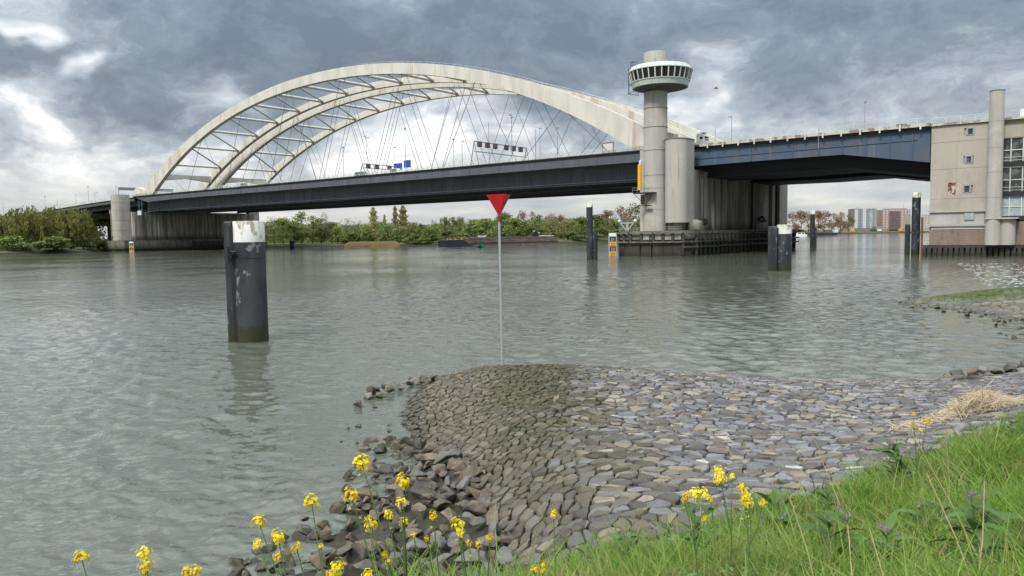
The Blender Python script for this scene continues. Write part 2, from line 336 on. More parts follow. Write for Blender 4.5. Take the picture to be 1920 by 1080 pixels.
# ------------------------------------------------------------------ far bank land
BANK = [(-900, 150), (-420, 285), (-223, 326), (-207, 352), (-205, 380), (-152, 444), (-130, 436), (-82, 430), (-30, 432), (20, 442), (45, 456), (120, 528), (267, 706), (312, 756), (402, 880), (492, 932), (760, 1010), (2500, 1300)]
def build_far_bank():
    m = mat('bank_ground', (.07, .085, .03), [((.12, .115, .06), .15, (1, 1, 1), .45, .6, .8)], .95, tide=((.028, .026, .018), .5, 1.5))
    pts = [Vector((x, y, 0)) for x, y in BANK]; rows = []
    P = []
    for i in range(len(pts)-1):                        # subdivide
        n = 4
        for k in range(n): P.append(pts[i].lerp(pts[i+1], k/n))
    P.append(pts[-1])
    for i, p in enumerate(P):
        d = (P[min(i+1, len(P)-1)]-P[max(i-1, 0)]).normalized(); nrm = Vector((-d.y, d.x, 0))
        j = random.uniform(-1.2, 1.2)
        rows.append([(p+nrm*(o+(j if o < 3 else 0)), z) for o, z in ((-6, -1.5), (0, -.02), (1.2, .6), (2.5, 1.0+random.uniform(-.2, .3)), (6, 1.7), (40, 2.0), (400, 2.2), (2500, 2.4), (7000, 2.5))])
    V = [(q.x, q.y, z) for r_ in rows for q, z in r_]; k = 9
    F = [(i*k+j, (i+1)*k+j, (i+1)*k+j+1, i*k+j+1) for i in range(len(rows)-1) for j in range(k-1)]
    o = mesh_obj('far_bank_ground', np_mesh('far_bank_ground', V, F, m, True)); o['kind'] = 'structure'; o['label'] = 'low grassy far river bank with dark muddy edge'
build_far_bank()

# ------------------------------------------------------------------ near bank: thin-plate surface through surveyed points
def W(px, py, z): p = onz(px, py, z); return (p.x, p.y, z)
CTRL = [W(960, 1050, .75), W(1050, 1060, 1.4), W(900, 930, .45), W(830, 850, .25), W(800, 815, .06), W(775, 750, 0), W(850, 705, 0), W(900, 692, .25), W(943, 688, .6), W(1040, 686, .85), W(1150, 691, .8),
        W(1300, 700, .6), W(1440, 712, .35), W(1600, 716, .2), W(1800, 716, .1), W(960, 720, .75), W(980, 780, 1.0), W(1010, 850, 1.2), W(1040, 930, 1.4), W(1060, 1000, 1.55),
        W(1200, 800, 1.05), W(1400, 800, 1.0), W(1600, 800, .95), W(1750, 780, .95), W(1300, 900, 1.5), W(1500, 880, 1.55), W(1250, 985, 1.75), W(1450, 920, 1.75), W(1640, 850, 1.6), W(1800, 800, 1.5), W(1900, 770, 1.4),
        W(1500, 1080, 2.6), W(1900, 1080, 2.9), W(1900, 900, 2.2), W(1200, 1080, 2.2), W(1700, 1000, 2.35),
        W(420, 1075, -.1), W(690, 830, -.12), W(560, 1000, -.08), W(640, 950, -.05), W(700, 950, .15), W(800, 950, .3), W(850, 1060, .45), W(700, 1060, .25), W(560, 1070, .1),
        (0, 0, 4.4), (-6, 0, 4.2), (8, 0, 4.7), (16, 0, 5.0), (0, -10, 4.7), (-14, -8, 4.4), (20, -10, 5.2), (-3, 5, 2.6), (0, 5.5, 3.0), (-3, 9, 1.1), (-6, 9, .7), (-12, 8, .3), (-16, 12, -1.6), (-9, 15, -1.4), (-7, 20, -1.3), (-8, 27, -1.6), (-30, 10, -2.5),
        (-30, 0, 1.5), (-5.5, 30, -.8), (-4, 34, -1.2), (1.5, 33, -.7), (8, 32, -.8), (16, 33, -.7), (-20, 45, -3), (5, 45, -3), (17, 42, -1.6),
        (24, 27, .9), (30, 20, 2.2), (40, 5, 4.8), (40, 30, 1.8), (52, 45, 2.4), (70, 30, 4), (60, 0, 6), (25, 33, .2), (28, 36, -.1), (24, 38, -.5), (31, 41, .25), (38, 44, 1.2),
        (30.4, 58.5, -.1), (34, 56, .45), (37, 56, 1.05), (42, 56, 1.4), (37.6, 62.8, .3), (36.5, 66, -.7), (28, 58, -1.0), (29, 48, -.7), (33, 48, .2), (38, 50, 1.0), (55, 60, 2.4), (48, 68, .4), (46, 73, -1.0), (25, 70, -3), (10, 70, -4), (60, 80, -1), (80, 70, 3)]
_c = np.array(CTRL)
def _tps(r2): return np.where(r2 > 0, r2*np.log(np.maximum(r2, 1e-9)), 0)
def _fit():
    n = len(_c); D = ((_c[:, None, :2]-_c[None, :, :2])**2).sum(-1); A = np.zeros((n+3, n+3)); A[:n, :n] = _tps(D)+np.eye(n)*.35
    A[:n, n] = 1; A[:n, n+1:] = _c[:, :2]; A[n, :n] = 1; A[n+1:, :n] = _c[:, :2].T
    return np.linalg.solve(A, np.concatenate([_c[:, 2], np.zeros(3)]))
_w = _fit()
def ground(x, y):
    x = np.asarray(x, float); y = np.asarray(y, float); sh = x.shape; x = x.ravel(); y = y.ravel(); out = np.zeros(len(x))
    for a in range(0, len(x), 20000):
        xs, ys = x[a:a+20000], y[a:a+20000]
        out[a:a+20000] = _tps((xs[:, None]-_c[None, :, 0])**2+(ys[:, None]-_c[None, :, 1])**2)@_w[:-3]+_w[-3]+_w[-2]*xs+_w[-1]*ys
    return out.reshape(sh)
def gz(x, y): return float(ground(np.array([x]), np.array([y]))[0])
def build_near_bank():
    m = mat('bank_soil', (.035, .032, .024), [((.06, .055, .038), 2.5, (1, 1, 1), .45, .6, .8), ((.035, .045, .018), .7, (1, 1, 1), .5, .62, .6)], .95, bump=.6, bscale=14)
    xs = np.concatenate([np.arange(-30, -8, 1.5), np.arange(-8, 20, .35), np.arange(20, 72, 1.2)]); ys = np.concatenate([np.arange(-10, 4, 1.5), np.arange(4, 36, .35), np.arange(36, 76, .9)])
    X, Y = np.meshgrid(xs, ys); Z = ground(X, Y)-.085; nx = len(xs)
    V = np.stack([X.ravel(), Y.ravel(), Z.ravel()], 1); I = (np.arange(len(ys)-1)[:, None]*nx+np.arange(nx-1)[None, :]).ravel()
    F = np.stack([I, I+1, I+1+nx, I+nx], 1)
    o = mesh_obj('bank_ground', np_mesh('bank_ground', V, F, m, True)); o['kind'] = 'structure'; o['label'] = 'soil of the near river bank under grass and stones'
build_near_bank()

# ------------------------------------------------------------------ pitched stone paving of the groyne
def inside(poly, x, y):
    c = False; n = len(poly)
    for i in range(n):
        x0, y0 = poly[i]; x1, y1 = poly[i-1]
        if (y0 > y) != (y1 > y) and x < (x1-x0)*(y-y0)/(y1-y0)+x0: c = not c
    return c
def stone_material():
    m = bpy.data.materials.new('paving_stone'); m.use_nodes = True; g = NT(m.node_tree); b = m.node_tree.nodes['Principled BSDF']
    geo = g.n('ShaderNodeNewGeometry'); pos = geo.outputs['Position']
    r = g.math('FRACT', g.math('ADD', geo.outputs['Random Per Island'], g.math('MULTIPLY', g.n('ShaderNodeObjectInfo').outputs['Random'], 7.31)))
    base = g.ramp(r, [(0.0, (.085, .085, .088)), (.18, (.15, .155, .165)), (.38, (.115, .10, .088)), (.52, (.195, .20, .215)), (.66, (.15, .128, .105)), (.76, (.235, .245, .26)), (.84, (.265, .225, .165)), (.93, (.31, .285, .235)), (.992, (.46, .45, .42))], 'CONSTANT')
    fine = g.noise(pos, 9.0, 6, .65)[0]
    col = g.mix(g.maprange(fine, .35, .7, .0, .45), base, (.09, .085, .075, 1))
    col = g.mix(g.maprange(g.noise(pos, 22.0, 3)[0], .66, .74, 0, .55), col, (.42, .41, .37, 1))      # lichen flecks
    x, y, z = g.xyz(pos)
    n1 = g.math('MULTIPLY', g.math('SUBTRACT', g.noise(pos, .42, 6, .65)[0], .5), 5.2)
    # silt film left by the tide on the flank that faces the river, weed along its upper edge
    crest = g.math('ADD', g.math('MULTIPLY', g.math('SUBTRACT', y, 10.0), .045), .55)
    dx = g.math('ADD', g.math('ADD', g.math('SUBTRACT', x, crest), n1), g.math('MULTIPLY', g.math('SUBTRACT', g.math('FRACT', g.math('MULTIPLY', r, 13.7)), .5), 2.2))
    silt = g.maprange(dx, -.8, 3.4, .90, 0.0)
    col = g.mix(silt, col, g.mix(r, (.072, .062, .042, 1), (.15, .13, .092, 1)))
    weed = g.math('MULTIPLY', g.maprange(g.math('ABSOLUTE', g.math('SUBTRACT', dx, -.1)), .1, g.maprange(y, 20, 29, 1.4, 3.2), .80, 0.0), g.maprange(y, 12, 19, 0.0, 1.0))
    col = g.mix(weed, col, (.042, .046, .014, 1))
    weed2 = g.math('MULTIPLY', g.maprange(g.vmath('DISTANCE', g.comb(x, y, 0.0), (39.5, 59.0, 0.0)), 5.0, 9.0, 1.0, 0.0), g.maprange(g.noise(pos, .5, 4)[0], .26, .42))
    col = g.mix(weed2, col, (.060, .078, .016, 1))
    far = g.maprange(y, 36, 42, 0.0, .55); col = g.mix(g.math('MULTIPLY', far, g.math('SUBTRACT', 1.0, weed2)), col, (.115, .105, .072, 1))
    wet = g.maprange(g.math('ADD', z, g.math('MULTIPLY', g.math('SUBTRACT', fine, .5), .25)), .04, .26, 1.0, 0.0)        # stones wetted by the ripples
    col = g.mix(g.math('MULTIPLY', wet, .65), col, (.035, .034, .024, 1)); g.l(g.maprange(wet, 0, 1, .72, .25), b.inputs['Roughness'])
    g.l(col, b.inputs['Base Color']); b.inputs['Specular IOR Level'].default_value = .35
    bn = g.n('ShaderNodeBump'); bn.inputs['Strength'].default_value = .55; bn.inputs['Distance'].default_value = .03; g.l(g.noise(pos, 16.0, 6, .65)[0], bn.inputs['Height']); g.l(bn.outputs[0], b.inputs['Normal'])
    return m
M['stone'] = stone_material()
def clip(poly, px, py, nx, ny):      # keep the side where (p-P).n <= 0
    out = []
    for i in range(len(poly)):
        a = poly[i-1]; b = poly[i]; da = (a[0]-px)*nx+(a[1]-py)*ny; db = (b[0]-px)*nx+(b[1]-py)*ny
        if (da <= 0) != (db <= 0): t = da/(da-db); out.append((a[0]+(b[0]-a[0])*t, a[1]+(b[1]-a[1])*t))
        if db <= 0: out.append(b)
    return out
def stone_cells(poly, dx, dy, rs):
    xs = [p[0] for p in poly]; ys = [p[1] for p in poly]; seeds = {}
    x0, y0 = min(xs)-dx*2, min(ys)-dy*2; nx = int((max(xs)-x0)/dx)+3; ny = int((max(ys)-y0)/dy)+3
    for j in range(ny):
        for i in range(nx):
            seeds[i, j] = (x0+(i+.5*(j % 2)+rs.uniform(-.44, .44))*dx, y0+(j+rs.uniform(-.44, .44))*dy)
    cells = []
    for (i, j), (sx, sy) in seeds.items():
        if not inside(poly, sx, sy): continue
        c = [(sx-dx*1.4, sy-dy*1.4), (sx+dx*1.4, sy-dy*1.4), (sx+dx*1.4, sy+dy*1.4), (sx-dx*1.4, sy+dy*1.4)]
        for a in range(-2, 3):
            for b in range(-2, 3):
                q = seeds.get((i+a, j+b))
                if q is None or (a == 0 and b == 0): continue
                nxx, nyy = q[0]-sx, q[1]-sy; c = clip(c, (q[0]+sx)/2, (q[1]+sy)/2, nxx, nyy)
                if len(c) < 3: break
        if len(c) >= 3: cells.append(((sx, sy), c))
    return cells
def stone_geo(c, poly, rs, gap=.009):
    cx = sum(p[0] for p in poly)/len(poly); cy = sum(p[1] for p in poly)/len(poly)
    # round the outline a little: cut corners
    P = []
    n = len(poly)
    for i in range(n):
        a, b, d = poly[i-1], poly[i], poly[(i+1) % n]
        e0, e1 = hypot(b[0]-a[0], b[1]-a[1]), hypot(d[0]-b[0], d[1]-b[1])
        k0, k1 = min(.27, .05/max(e0, 1e-3)), min(.27, .05/max(e1, 1e-3))
        P.append((b[0]+(a[0]-b[0])*k0, b[1]+(a[1]-b[1])*k0)); P.append((b[0]+(d[0]-b[0])*k1, b[1]+(d[1]-b[1])*k1))
    Q = []
    for p in P:
        d = hypot(p[0]-cx, p[1]-cy); k = max(.35, 1-gap/max(d, 1e-3)); k *= rs.uniform(.94, 1.0)
        Q.append((cx+(p[0]-cx)*k, cy+(p[1]-cy)*k))
    lift = rs.uniform(-.02, .034); tx, ty = rs.uniform(-.10, .10), rs.uniform(-.10, .10); V = []
    rings = ((1.0, -.10), (.98, .022), (.86, .046))
    pts = [(cx+(p[0]-cx)*k, cy+(p[1]-cy)*k, h) for k, h in rings for p in Q]+[(cx+rs.uniform(-.04, .04), cy+rs.uniform(-.04, .04), .054+rs.uniform(-.008, .014))]
    zs = ground(np.array([p[0] for p in pts]), np.array([p[1] for p in pts]))
    for (x, y, h), z in zip(pts, zs): V.append((x, y, z+h+lift+(x-cx)*tx+(y-cy)*ty+(rs.uniform(-.016, .016) if h > 0 else 0)))
    m = len(Q); F = []
    for k in range(2):
        for i in range(m): F.append((k*m+i, k*m+(i+1) % m, (k+1)*m+(i+1) % m, (k+1)*m+i))
    for i in range(m): F.append((2*m+i, 2*m+(i+1) % m, 3*m))
    return V, F
def xy(px, py, z): p = onz(px, py, z); return (p.x, p.y)
PAVE = [xy(955, 1075, .9), xy(960, 1050, .75), xy(900, 930, .45), xy(830, 850, .25), (-3.3, 22.5), (-4.4, 26.5), (-4.6, 29.0), (-3.4, 32.6), (0, 33.6), (3, 32.2), (8, 31.0), (14, 30.4), (18, 30.0), (21, 29.6), (22, 22), xy(1905, 805, 1.6), xy(1700, 860, 1.8), xy(1460, 950, 1.95), xy(1260, 1020, 1.95), xy(1060, 1085, 1.6)]
def build_paving():
    rs = random.Random(3); root = link(bpy.data.objects.new('stone_revetment', None)); root['kind'] = 'structure'; root['label'] = 'groyne paved with pitched grey stones'; ORG[root] = Vector((0, 0, 0))
    items = []
    cr_ = lambda y: .55+(y-10)*.045+.6
    fw = lambda x, y: (x if x > cr_(y) else cr_(y)+(x-cr_(y))*1.38, y)
    bw = lambda u, y: (u if u > cr_(y) else cr_(y)+(u-cr_(y))/1.38, y)
    fine = []
    for i in range(len(PAVE)):
        a, b = PAVE[i-1], PAVE[i]
        for k in range(6): fine.append(fw(a[0]+(b[0]-a[0])*k/6, a[1]+(b[1]-a[1])*k/6))
    for c, poly in stone_cells(fine, .37, .305, rs):
        poly = [bw(*q) for q in poly]; flank = poly[0][0] < cr_(poly[0][1])
        V, F = stone_geo(c, poly, rs, .014 if flank else .009); s = [proj(v) for v in V[-1-len(poly)*2:-1]]
        area = abs(sum(s[i-1][0]*s[i][1]-s[i][0]*s[i-1][1] for i in range(len(s))))/2
        if not(-80 < s[0][0] < 2000 and s[0][1] < 1120): area = 0
        items.append((area, V, F))
    items.sort(key=lambda t: -t[0])
    for a, V, F in items[:300]:
        o = Vector(V[-1]); me = bpy.data.meshes.new('stone'); me.from_pydata([tuple(Vector(v)-o) for v in V], [], F); me.materials.append(M['stone'])
        me.polygons.foreach_set('use_smooth', [True]*len(F)); me.set_sharp_from_angle(angle=radians(32))
        ob = mesh_obj('stone', me, root); ob.location = o
    VV, FF = [], []
    for a, V, F in items[300:]: n = len(VV); VV += V; FF += [tuple(i+n for i in f) for f in F]
    rs2 = random.Random(9)       # the next groyne, farther along the bank
    poly2 = [(29.5, 57.5), (31, 51), (32.5, 46), (33, 42), (31, 40.6), (60, 40), (60, 66), (46, 70), (36.5, 64.5), (32, 62)]
    far = stone_cells(poly2, .62, .55, rs2)
    me = bpy.data.meshes.new('stone_field'); me.from_pydata(VV, [], FF); me.materials.append(M['stone']); me.polygons.foreach_set('use_smooth', [True]*len(FF)); me.set_sharp_from_angle(angle=radians(32))
    ob = mesh_obj('stone_field', me, root); ob['kind'] = 'stuff'
    root2 = link(bpy.data.objects.new('stone_revetment', None)); root2['kind'] = 'structure'; root2['label'] = 'farther stone groyne with mossy top'; ORG[root2] = Vector((0, 0, 0))
    VV, FF = [], []
    for c, poly in far: V, F = stone_geo(c, poly, rs2); n = len(VV); VV += V; FF += [tuple(i+n for i in f) for f in F]
    me = bpy.data.meshes.new('stone_field'); me.from_pydata(VV, [], FF); me.materials.append(M['stone']); me.polygons.foreach_set('use_smooth', [True]*len(FF))
    ob = mesh_obj('stone_field', me, root2); ob['kind'] = 'stuff'
    print('stones', len(items), len(far))
build_paving()

# ------------------------------------------------------------------ riprap rocks
for nm, c1, c2 in (('brown', (.115, .094, .070), (.165, .138, .105)), ('grey', (.115, .110, .100), (.17, .165, .15)), ('dark', (.075, .070, .060), (.115, .105, .09))):
    M['rock_'+nm] = mat('rock_'+nm, c1, [(c2, 2.2, (1, 1, 1), .42, .62, .85), ((.065, .058, .048), 5.0, (1, 1, 1), .52, .68, .7), ((.26, .25, .225), 14.0, (1, 1, 1), .64, .74, .5)], .85, bump=.5, bscale=11, rnd=.25, tide=((.045, .043, .028), .05, .22))
def rock_meshes(k):
    out = []
    for i in range(k):
        rs = random.Random(100+i); bm = bmesh.new()
        for j in range(12):
            t = rs.uniform(0, 2*pi); zz = rs.uniform(-1, 1); q = (1-zz*zz)**.5; s = rs.uniform(.72, 1.0)
            bm.verts.new((q*cos(t)*s, q*sin(t)*s*.74, zz*.55*s))
        bmesh.ops.convex_hull(bm, input=bm.verts[:])
        for v in [v for v in bm.verts if not v.link_faces]: bm.verts.remove(v)
        bmesh.ops.dissolve_limit(bm, angle_limit=radians(14), verts=bm.verts[:], edges=bm.edges[:])
        bmesh.ops.bevel(bm, geom=bm.edges[:], offset=.03, segments=1, affect='EDGES', profile=.6)
        bmesh.ops.recalc_face_normals(bm, faces=bm.faces[:])
        me = bpy.data.meshes.new('rock'); bm.to_mesh(me); bm.free(); tone = ('brown', 'grey', 'dark', 'brown')[i % 4]; me.materials.append(M['rock_'+tone]); out.append((me, tone))
    return out
ROCKS = rock_meshes(14)
def rock(x, y, z, size, label, group, rs, tone=None):
    me, tn = rs.choice([m for m in ROCKS if tone is None or m[1] == tone])
    o = link(bpy.data.objects.new('rock', me)); o.location = (x, y, z); o.rotation_euler = (rs.uniform(-.5, .5), rs.uniform(-.5, .5), rs.uniform(0, 6.28)); k = size*rs.uniform(.85, 1.15)
    flat = rs.uniform(.7, 1.2); o.scale = (k, k*rs.uniform(.8, 1.15), k*flat)
    tag(o, label.format(('small' if size < .25 else 'large' if size > .38 else 'middling')+(' flat ' if flat < .85 else ' blocky ')+tn), 'rock', group)
def build_rocks():
    rs = random.Random(21)
    RIP = [xy(420, 1078, 0), xy(455, 1040, 0), xy(560, 985, 0), xy(630, 960, 0), xy(650, 900, 0), xy(690, 825, 0), xy(740, 815, .05), xy(835, 845, .2), xy(905, 930, .45), xy(962, 1050, .7), xy(950, 1110, .8), xy(400, 1120, 0)]
    xs = [p[0] for p in RIP]; ys = [p[1] for p in RIP]; placed = []
    tries = 0
    while len(placed) < 190 and tries < 12000:
        tries += 1; x, y = rs.uniform(min(xs), max(xs)), rs.uniform(min(ys), max(ys)); s = rs.choice((.16, .20, .24, .28, .33, .39))*rs.uniform(.9, 1.1)
        if not inside(RIP, x, y) or any(hypot(x-a, y-b) < (s+c)*.46 for a, b, c in placed): continue
        placed.append((x, y, s))
    def zone(x, y):
        px, py, _ = proj((x, y, .3))
        if py > 1030: return 'at the bottom edge under the flowers'
        if inside([xy(835, 840, .2), xy(905, 930, .45), xy(962, 1050, .7), xy(880, 1050, .6), xy(820, 930, .4), xy(770, 840, .1)], x, y): return 'touching the paved flank'
        if x < np.interp(y, [13, 15, 16.5, 19, 22], [-4.4, -3.7, -3.2, -3.3, -3.6]): return 'along the riprap water edge'
        return 'in the riprap by the bay' if py < 900 else 'in the middle of the riprap'
    for x, y, s in placed:
        rock(x, y, max(gz(x, y), -.08)+.02+s*.12, s, '{} rock '+zone(x, y), 'riprap rocks left of the groyne', rs)
    for x, y, s in placed[::6]:
        rock(x+rs.uniform(-.2, .2), y+rs.uniform(-.2, .2), max(gz(x, y), -.05)+.30, s*.62, '{} rock on top '+zone(x, y), 'riprap rocks left of the groyne', rs)
    for px, py, s in [(672, 757, .30), (690, 742, .36), (700, 735, .33), (712, 740, .32), (728, 733, .36), (738, 730, .27), (750, 725, .25), (762, 722, .34), (775, 716, .33), (783, 722, .26), (792, 712, .34), (803, 718, .28), (812, 710, .33), (824, 712, .27), (833, 707, .3), (846, 706, .28), (855, 704, .24), (705, 731, .26), (768, 713, .2), (720, 728, .22)]:
        p = onz(px, py, .12); rock(p.x, p.y, .1+rs.uniform(0, .12), s, '{} wet rock in the groyne tip row, '+('free end' if px < 720 else 'middle' if px < 790 else 'paving end'), 'rocks at the tip of the groyne', rs)
    for px, py, s, lab in [(703, 762, .13, 'small dark rock alone in shallow water under the row of tip rocks'), (672, 798, .2, 'flat brown rock just breaking the surface of the shallow bay'), (652, 801, .12, 'small flat rock in the bay left of the flat brown rock'), (697, 826, .34, 'large dark pointed rock at the water edge of the riprap'), (775, 818, .2, 'brown rock in the shallows beside the paved flank'), (640, 826, .09, 'tiny dark rock in the open water left of the riprap'), (668, 829, .11, 'tiny rock in the water beside the large pointed rock'), (680, 868, .3, 'dark rock at the water edge behind a yellow flower head'), (730, 793, .12, 'small thin rock in the middle of the shallow bay')]:
        p = onz(px, py, .05); rock(p.x, p.y, .02, s, lab, None, rs, 'dark' if 'dark' in lab else 'brown')
    for i in range(34):
        px = rs.uniform(1770, 1990); py = rs.uniform(697, 712)-(px-1780)*.085+rs.uniform(0, 8); p = onz(px, py, .2); s = rs.uniform(.3, .55)
        rock(p.x, p.y, .08+rs.uniform(0, .3)*min(1, (px-1750)/120), s, '{} rock on the water edge '+('at the right border' if px > 1860 else 'behind the reed heap' if px > 1810 else 'left of the reed heap'), 'rocks along the water edge right of the groyne', rs)
    for i in range(28):
        t = rs.random(); a, b = [(Vector((30.2, 58.0)), Vector((32.0, 47.0))), (Vector((31.8, 47.5)), Vector((27.2, 39.4))), (Vector((30.0, 58.5)), Vector((36.0, 64.0)))][min(2, int(rs.random()*2.4))]
        q = a.lerp(b, t); rock(q.x+rs.uniform(-.9, .9), q.y+rs.uniform(-.9, .9), rs.uniform(.0, .10), rs.uniform(.16, .34), '{} rock edging the farther groyne, '+('left tip' if q.x < 31 and q.y > 52 else 'behind the moss' if q.y > 59 else 'near side'), 'rocks around the farther groyne', rs)
build_rocks()
def name_apart():      # rocks that look alike are told apart by their order from the left
    by = {}
    for o in scene.objects:
        if o.get('category') == 'rock': by.setdefault(o['label'], []).append(o)
    num = ['leftmost', 'second from left', 'third from left', 'fourth from left', 'fifth from left', 'sixth from left', 'seventh from left', 'eighth from left', 'ninth from left', 'tenth from left', 'eleventh from left', 'twelfth from left', 'thirteenth from left', 'fourteenth from left', 'fifteenth from left', 'sixteenth from left']
    for lab, os_ in by.items():
        if len(os_) == 1: continue
        os_.sort(key=lambda o: proj(o.location)[0])
        for i, o in enumerate(os_): o['label'] = (num[i] if i < min(len(os_)-1, 16) else 'rightmost' if i == len(os_)-1 else num[15])+' '+lab
name_apart()

# ================================================================== BRIDGES
def rib_top(s): x = s+138; return 68.54-.00162*x*x-8.43e-9*x**4
def rib_bot(s): x = s+138; return 64.83-.001595*x*x-2.15e-8*x**4
DK = 28.0
def railing(mb, s0, s1, t, z, h=1.25, step=2.5, zf=None):
    zf = zf or (lambda s: z); n = int(abs(s1-s0)/step)
    for i in range(n+1):
        s = s0+(s1-s0)*i/n; mb.box(s-.05, s+.05, t-.05, t+.05, zf(s), zf(s)+h)
    seg = max(1, int(abs(s1-s0)/20))
    for i in range(seg):
        a, b = s0+(s1-s0)*i/seg, s0+(s1-s0)*(i+1)/seg
        for k in (.25, .5, .75, 1.0): mb.bar((a, t, zf(a)+h*k), (b, t, zf(b)+h*k), .06, .09 if k == 1 else .05)
    return mb
def build_arch_bridge():
    r = thing('arch_bridge', 'cream steel arch bridge with dark blue deck, the nearer of the twin arches', 'bridge', B(-138, 15, 0), 'twin arch bridges')
    Q = lambda: MB(B)
    Q().box(-291, 2.5, .0, 31, 27.72, 28.0).build('road_deck', 'asphalt', r)
    eg = Q().side([(-291, 27.35), (-278, 24.6), (-250, 25.1), (2, 24.9), (2, 27.35)], .55, .80).build('edge_girder', 'steel', r)
    Q().box(-291, 2, .25, .9, 27.36, 27.70).build('deck_edge', 'steel_dark', eg)  # near-black strip paints the thin shadow gap along the deck edge
    for i in range(24): Q().box(-278+i*12, -277.8+i*12, .46, .545, 24.9, 27.3).build('stiffener', 'steel', eg)
    Q().add([B(-278, .85, 24.75), B(2, .85, 24.95), B(2, 6.0, 24.9), B(-278, 6.0, 24.7)], [(0, 1, 2, 3)]).build('soffit', 'steel', r)
    for t in (6.0, 24.4):
        mg = Q().box(-289, 2, t, t+.5, 20.2, 27.7).build('main_girder', 'steel', r)
        Q().box(-289, 2, t-.5, t+1.0, 20.0, 20.18).build('bottom_flange', 'steel', mg)
        if t < 10:
            for i in range(60): Q().box(-286+i*4.8, -285.82+i*4.8, t-.09, t-.02, 20.2, 24.6).build('stiffener', 'steel', mg)
            Q().box(-288, 1.5, t-.12, t-.025, 22.3, 22.5).build('seam_strip', 'steel', mg)
            Q().tube([(-286, t-.7, 20.6), (1, t-.7, 20.6)], .09, 5).build('service_pipe', 'grey', mg)
    for i in range(30): Q().box(-285+i*9.7, -284.6+i*9.7, 6.6, 24.3, 22.5, 27.7).build('cross_girder', 'steel', r)
    Q().box(-289, 2, 25.1, 31, 24.9, 25.1).build('soffit', 'steel', r)
    railing(Q(), -291, 2, .35, DK, 1.3).build('railing', 'rail', r)
    railing(Q(), -291, 2, 4.2, DK, 1.0, 4).build('crash_barrier', 'rail', r)
    railing(Q(), -291, 2, 26.4, DK, 1.0, 4).build('crash_barrier', 'rail', r)
    railing(Q(), -291, 2, 30.6, DK, 1.3).build('railing', 'rail', r)
    ribs = []
    for t in (2.0, 28.5):
        mb = Q(); n = 64; rows = []
        for i in range(n+1):
            x = -146.5+293*i/n; s = -138+x; zt, zb = rib_top(s), rib_bot(s)
            if t > 10: zb = zt-.74*(zt-zb)
            if i in (0, n): zb = zt-5
            sl = (.0032*x)                       # box stands square to the curve
            d = (zt-zb); nx = sl/math.hypot(1, sl)
            top = (s, zt); bot = (s, max(zb, 26.9))
            rows.append([B(top[0], t-.95, top[1]), B(top[0], t+.95, top[1]), B(bot[0], t+.95, bot[1]), B(bot[0], t-.95, bot[1])])
        for i in range(n):
            b = len(mb.v); mb.v += rows[i]+rows[i+1]
            mb.F += [(b+k, b+(k+1) % 4, b+4+(k+1) % 4, b+4+k) for k in range(4)]
        mb.F += [(0, 1, 2, 3), tuple(len(mb.v)-4+k for k in (3, 2, 1, 0))]
        rib = mb.build('arch_rib', 'arch', r)
        rib.data.polygons.foreach_set('use_smooth', [True]*len(rib.data.polygons)); rib.data.set_sharp_from_angle(angle=radians(40)); ribs.append(rib)
        for i in range(17):       # plate joints stand out as thin cover strips on the side of the rib
            s = -138-134+i*16.75; zt, zb = rib_top(s), rib_bot(s)
            MB(B).bar((s, t-.99, zb+.1), (s, t-.99, zt-.15), .16, .07).build('cover_plate', 'strut', rib)
        for k in (-1, 1):         # access ladder rail along the crown of the rib
            mb = Q()
            for i in range(40):
                s = -138+k*(20+i*3.0); s2 = s+k*3.0; mb.bar((s, t+.6, rib_top(s)+.75), (s2, t+.6, rib_top(s2)+.75), .05); mb.bar((s, t+.6, rib_top(s)-.05), (s, t+.6, rib_top(s)+.75), .05)
            mb.build('handrail', 'rail', rib)
    nodes = [-138+16.75*(i-7) for i in range(15)]
    for i, s in enumerate(nodes):
        zc = (rib_top(s)+rib_bot(s))/2
        Q().tube([(s, 2.9, zc), (s, 27.6, zc)], .55, 10).build('cross_strut', 'strut', r, True)
        if i > 0:
            s2 = nodes[i-1]; z2 = (rib_top(s2)+rib_bot(s2))/2
            Q().tube([(s-.6, 2.9, zc), (s2+.6, 27.6, z2)], .40, 8).build('diagonal_brace', 'strut', r, True)
    for s, sg in ((-138-127, 1), (-138+127, -1)):      # portal frames
        zc = (rib_top(s)+rib_bot(s))/2; mb = Q()
        mb.hexa([B(s-1, 2.9, zc-2.2), B(s+1, 2.9, zc-2.2), B(s+1, 15.2, zc-.9), B(s-1, 15.2, zc-.9), B(s-1, 2.9, zc+1.0), B(s+1, 2.9, zc+1.0), B(s+1, 15.2, zc+.9), B(s-1, 15.2, zc+.9)])
        mb.hexa([B(s-1, 15.2, zc-.9), B(s+1, 15.2, zc-.9), B(s+1, 27.6, zc-2.2), B(s-1, 27.6, zc-2.2), B(s-1, 15.2, zc+.9), B(s+1, 15.2, zc+.9), B(s+1, 27.6, zc+1.0), B(s-1, 27.6, zc+1.0)])
        mb.build('portal_beam', 'arch', r)
    for t in (2.0, 28.5):
        for k in range(8):
            s = -26-33.2*k
            for sg in (-1, 1):
                sb = s+sg*15.6
                if not -272 < sb < -4: continue
                Q().tube([(s+sg*.9, t, rib_bot(s+sg*.9)+.2), (sb, t, DK)], .095, 5).build('hanger', 'cable', r)
    for t in (2.0, 28.5):
        for s0, sg in ((-288, 1), (6.5, -1)): Q().side([(s0-3*sg, 27.8), (s0+9*sg, 27.8), (s0+9*sg, 30.5), (s0, 32.5), (s0-3*sg, 31.5)], t-1.3, t+1.3).build('arch_foot', 'arch', r)
    return r
near = build_arch_bridge()
far_b = copy_tree(near); far_b.location = near.location+BV*32.3
far_b['label'] = 'cream steel arch bridge standing behind, the farther of the twin arches'

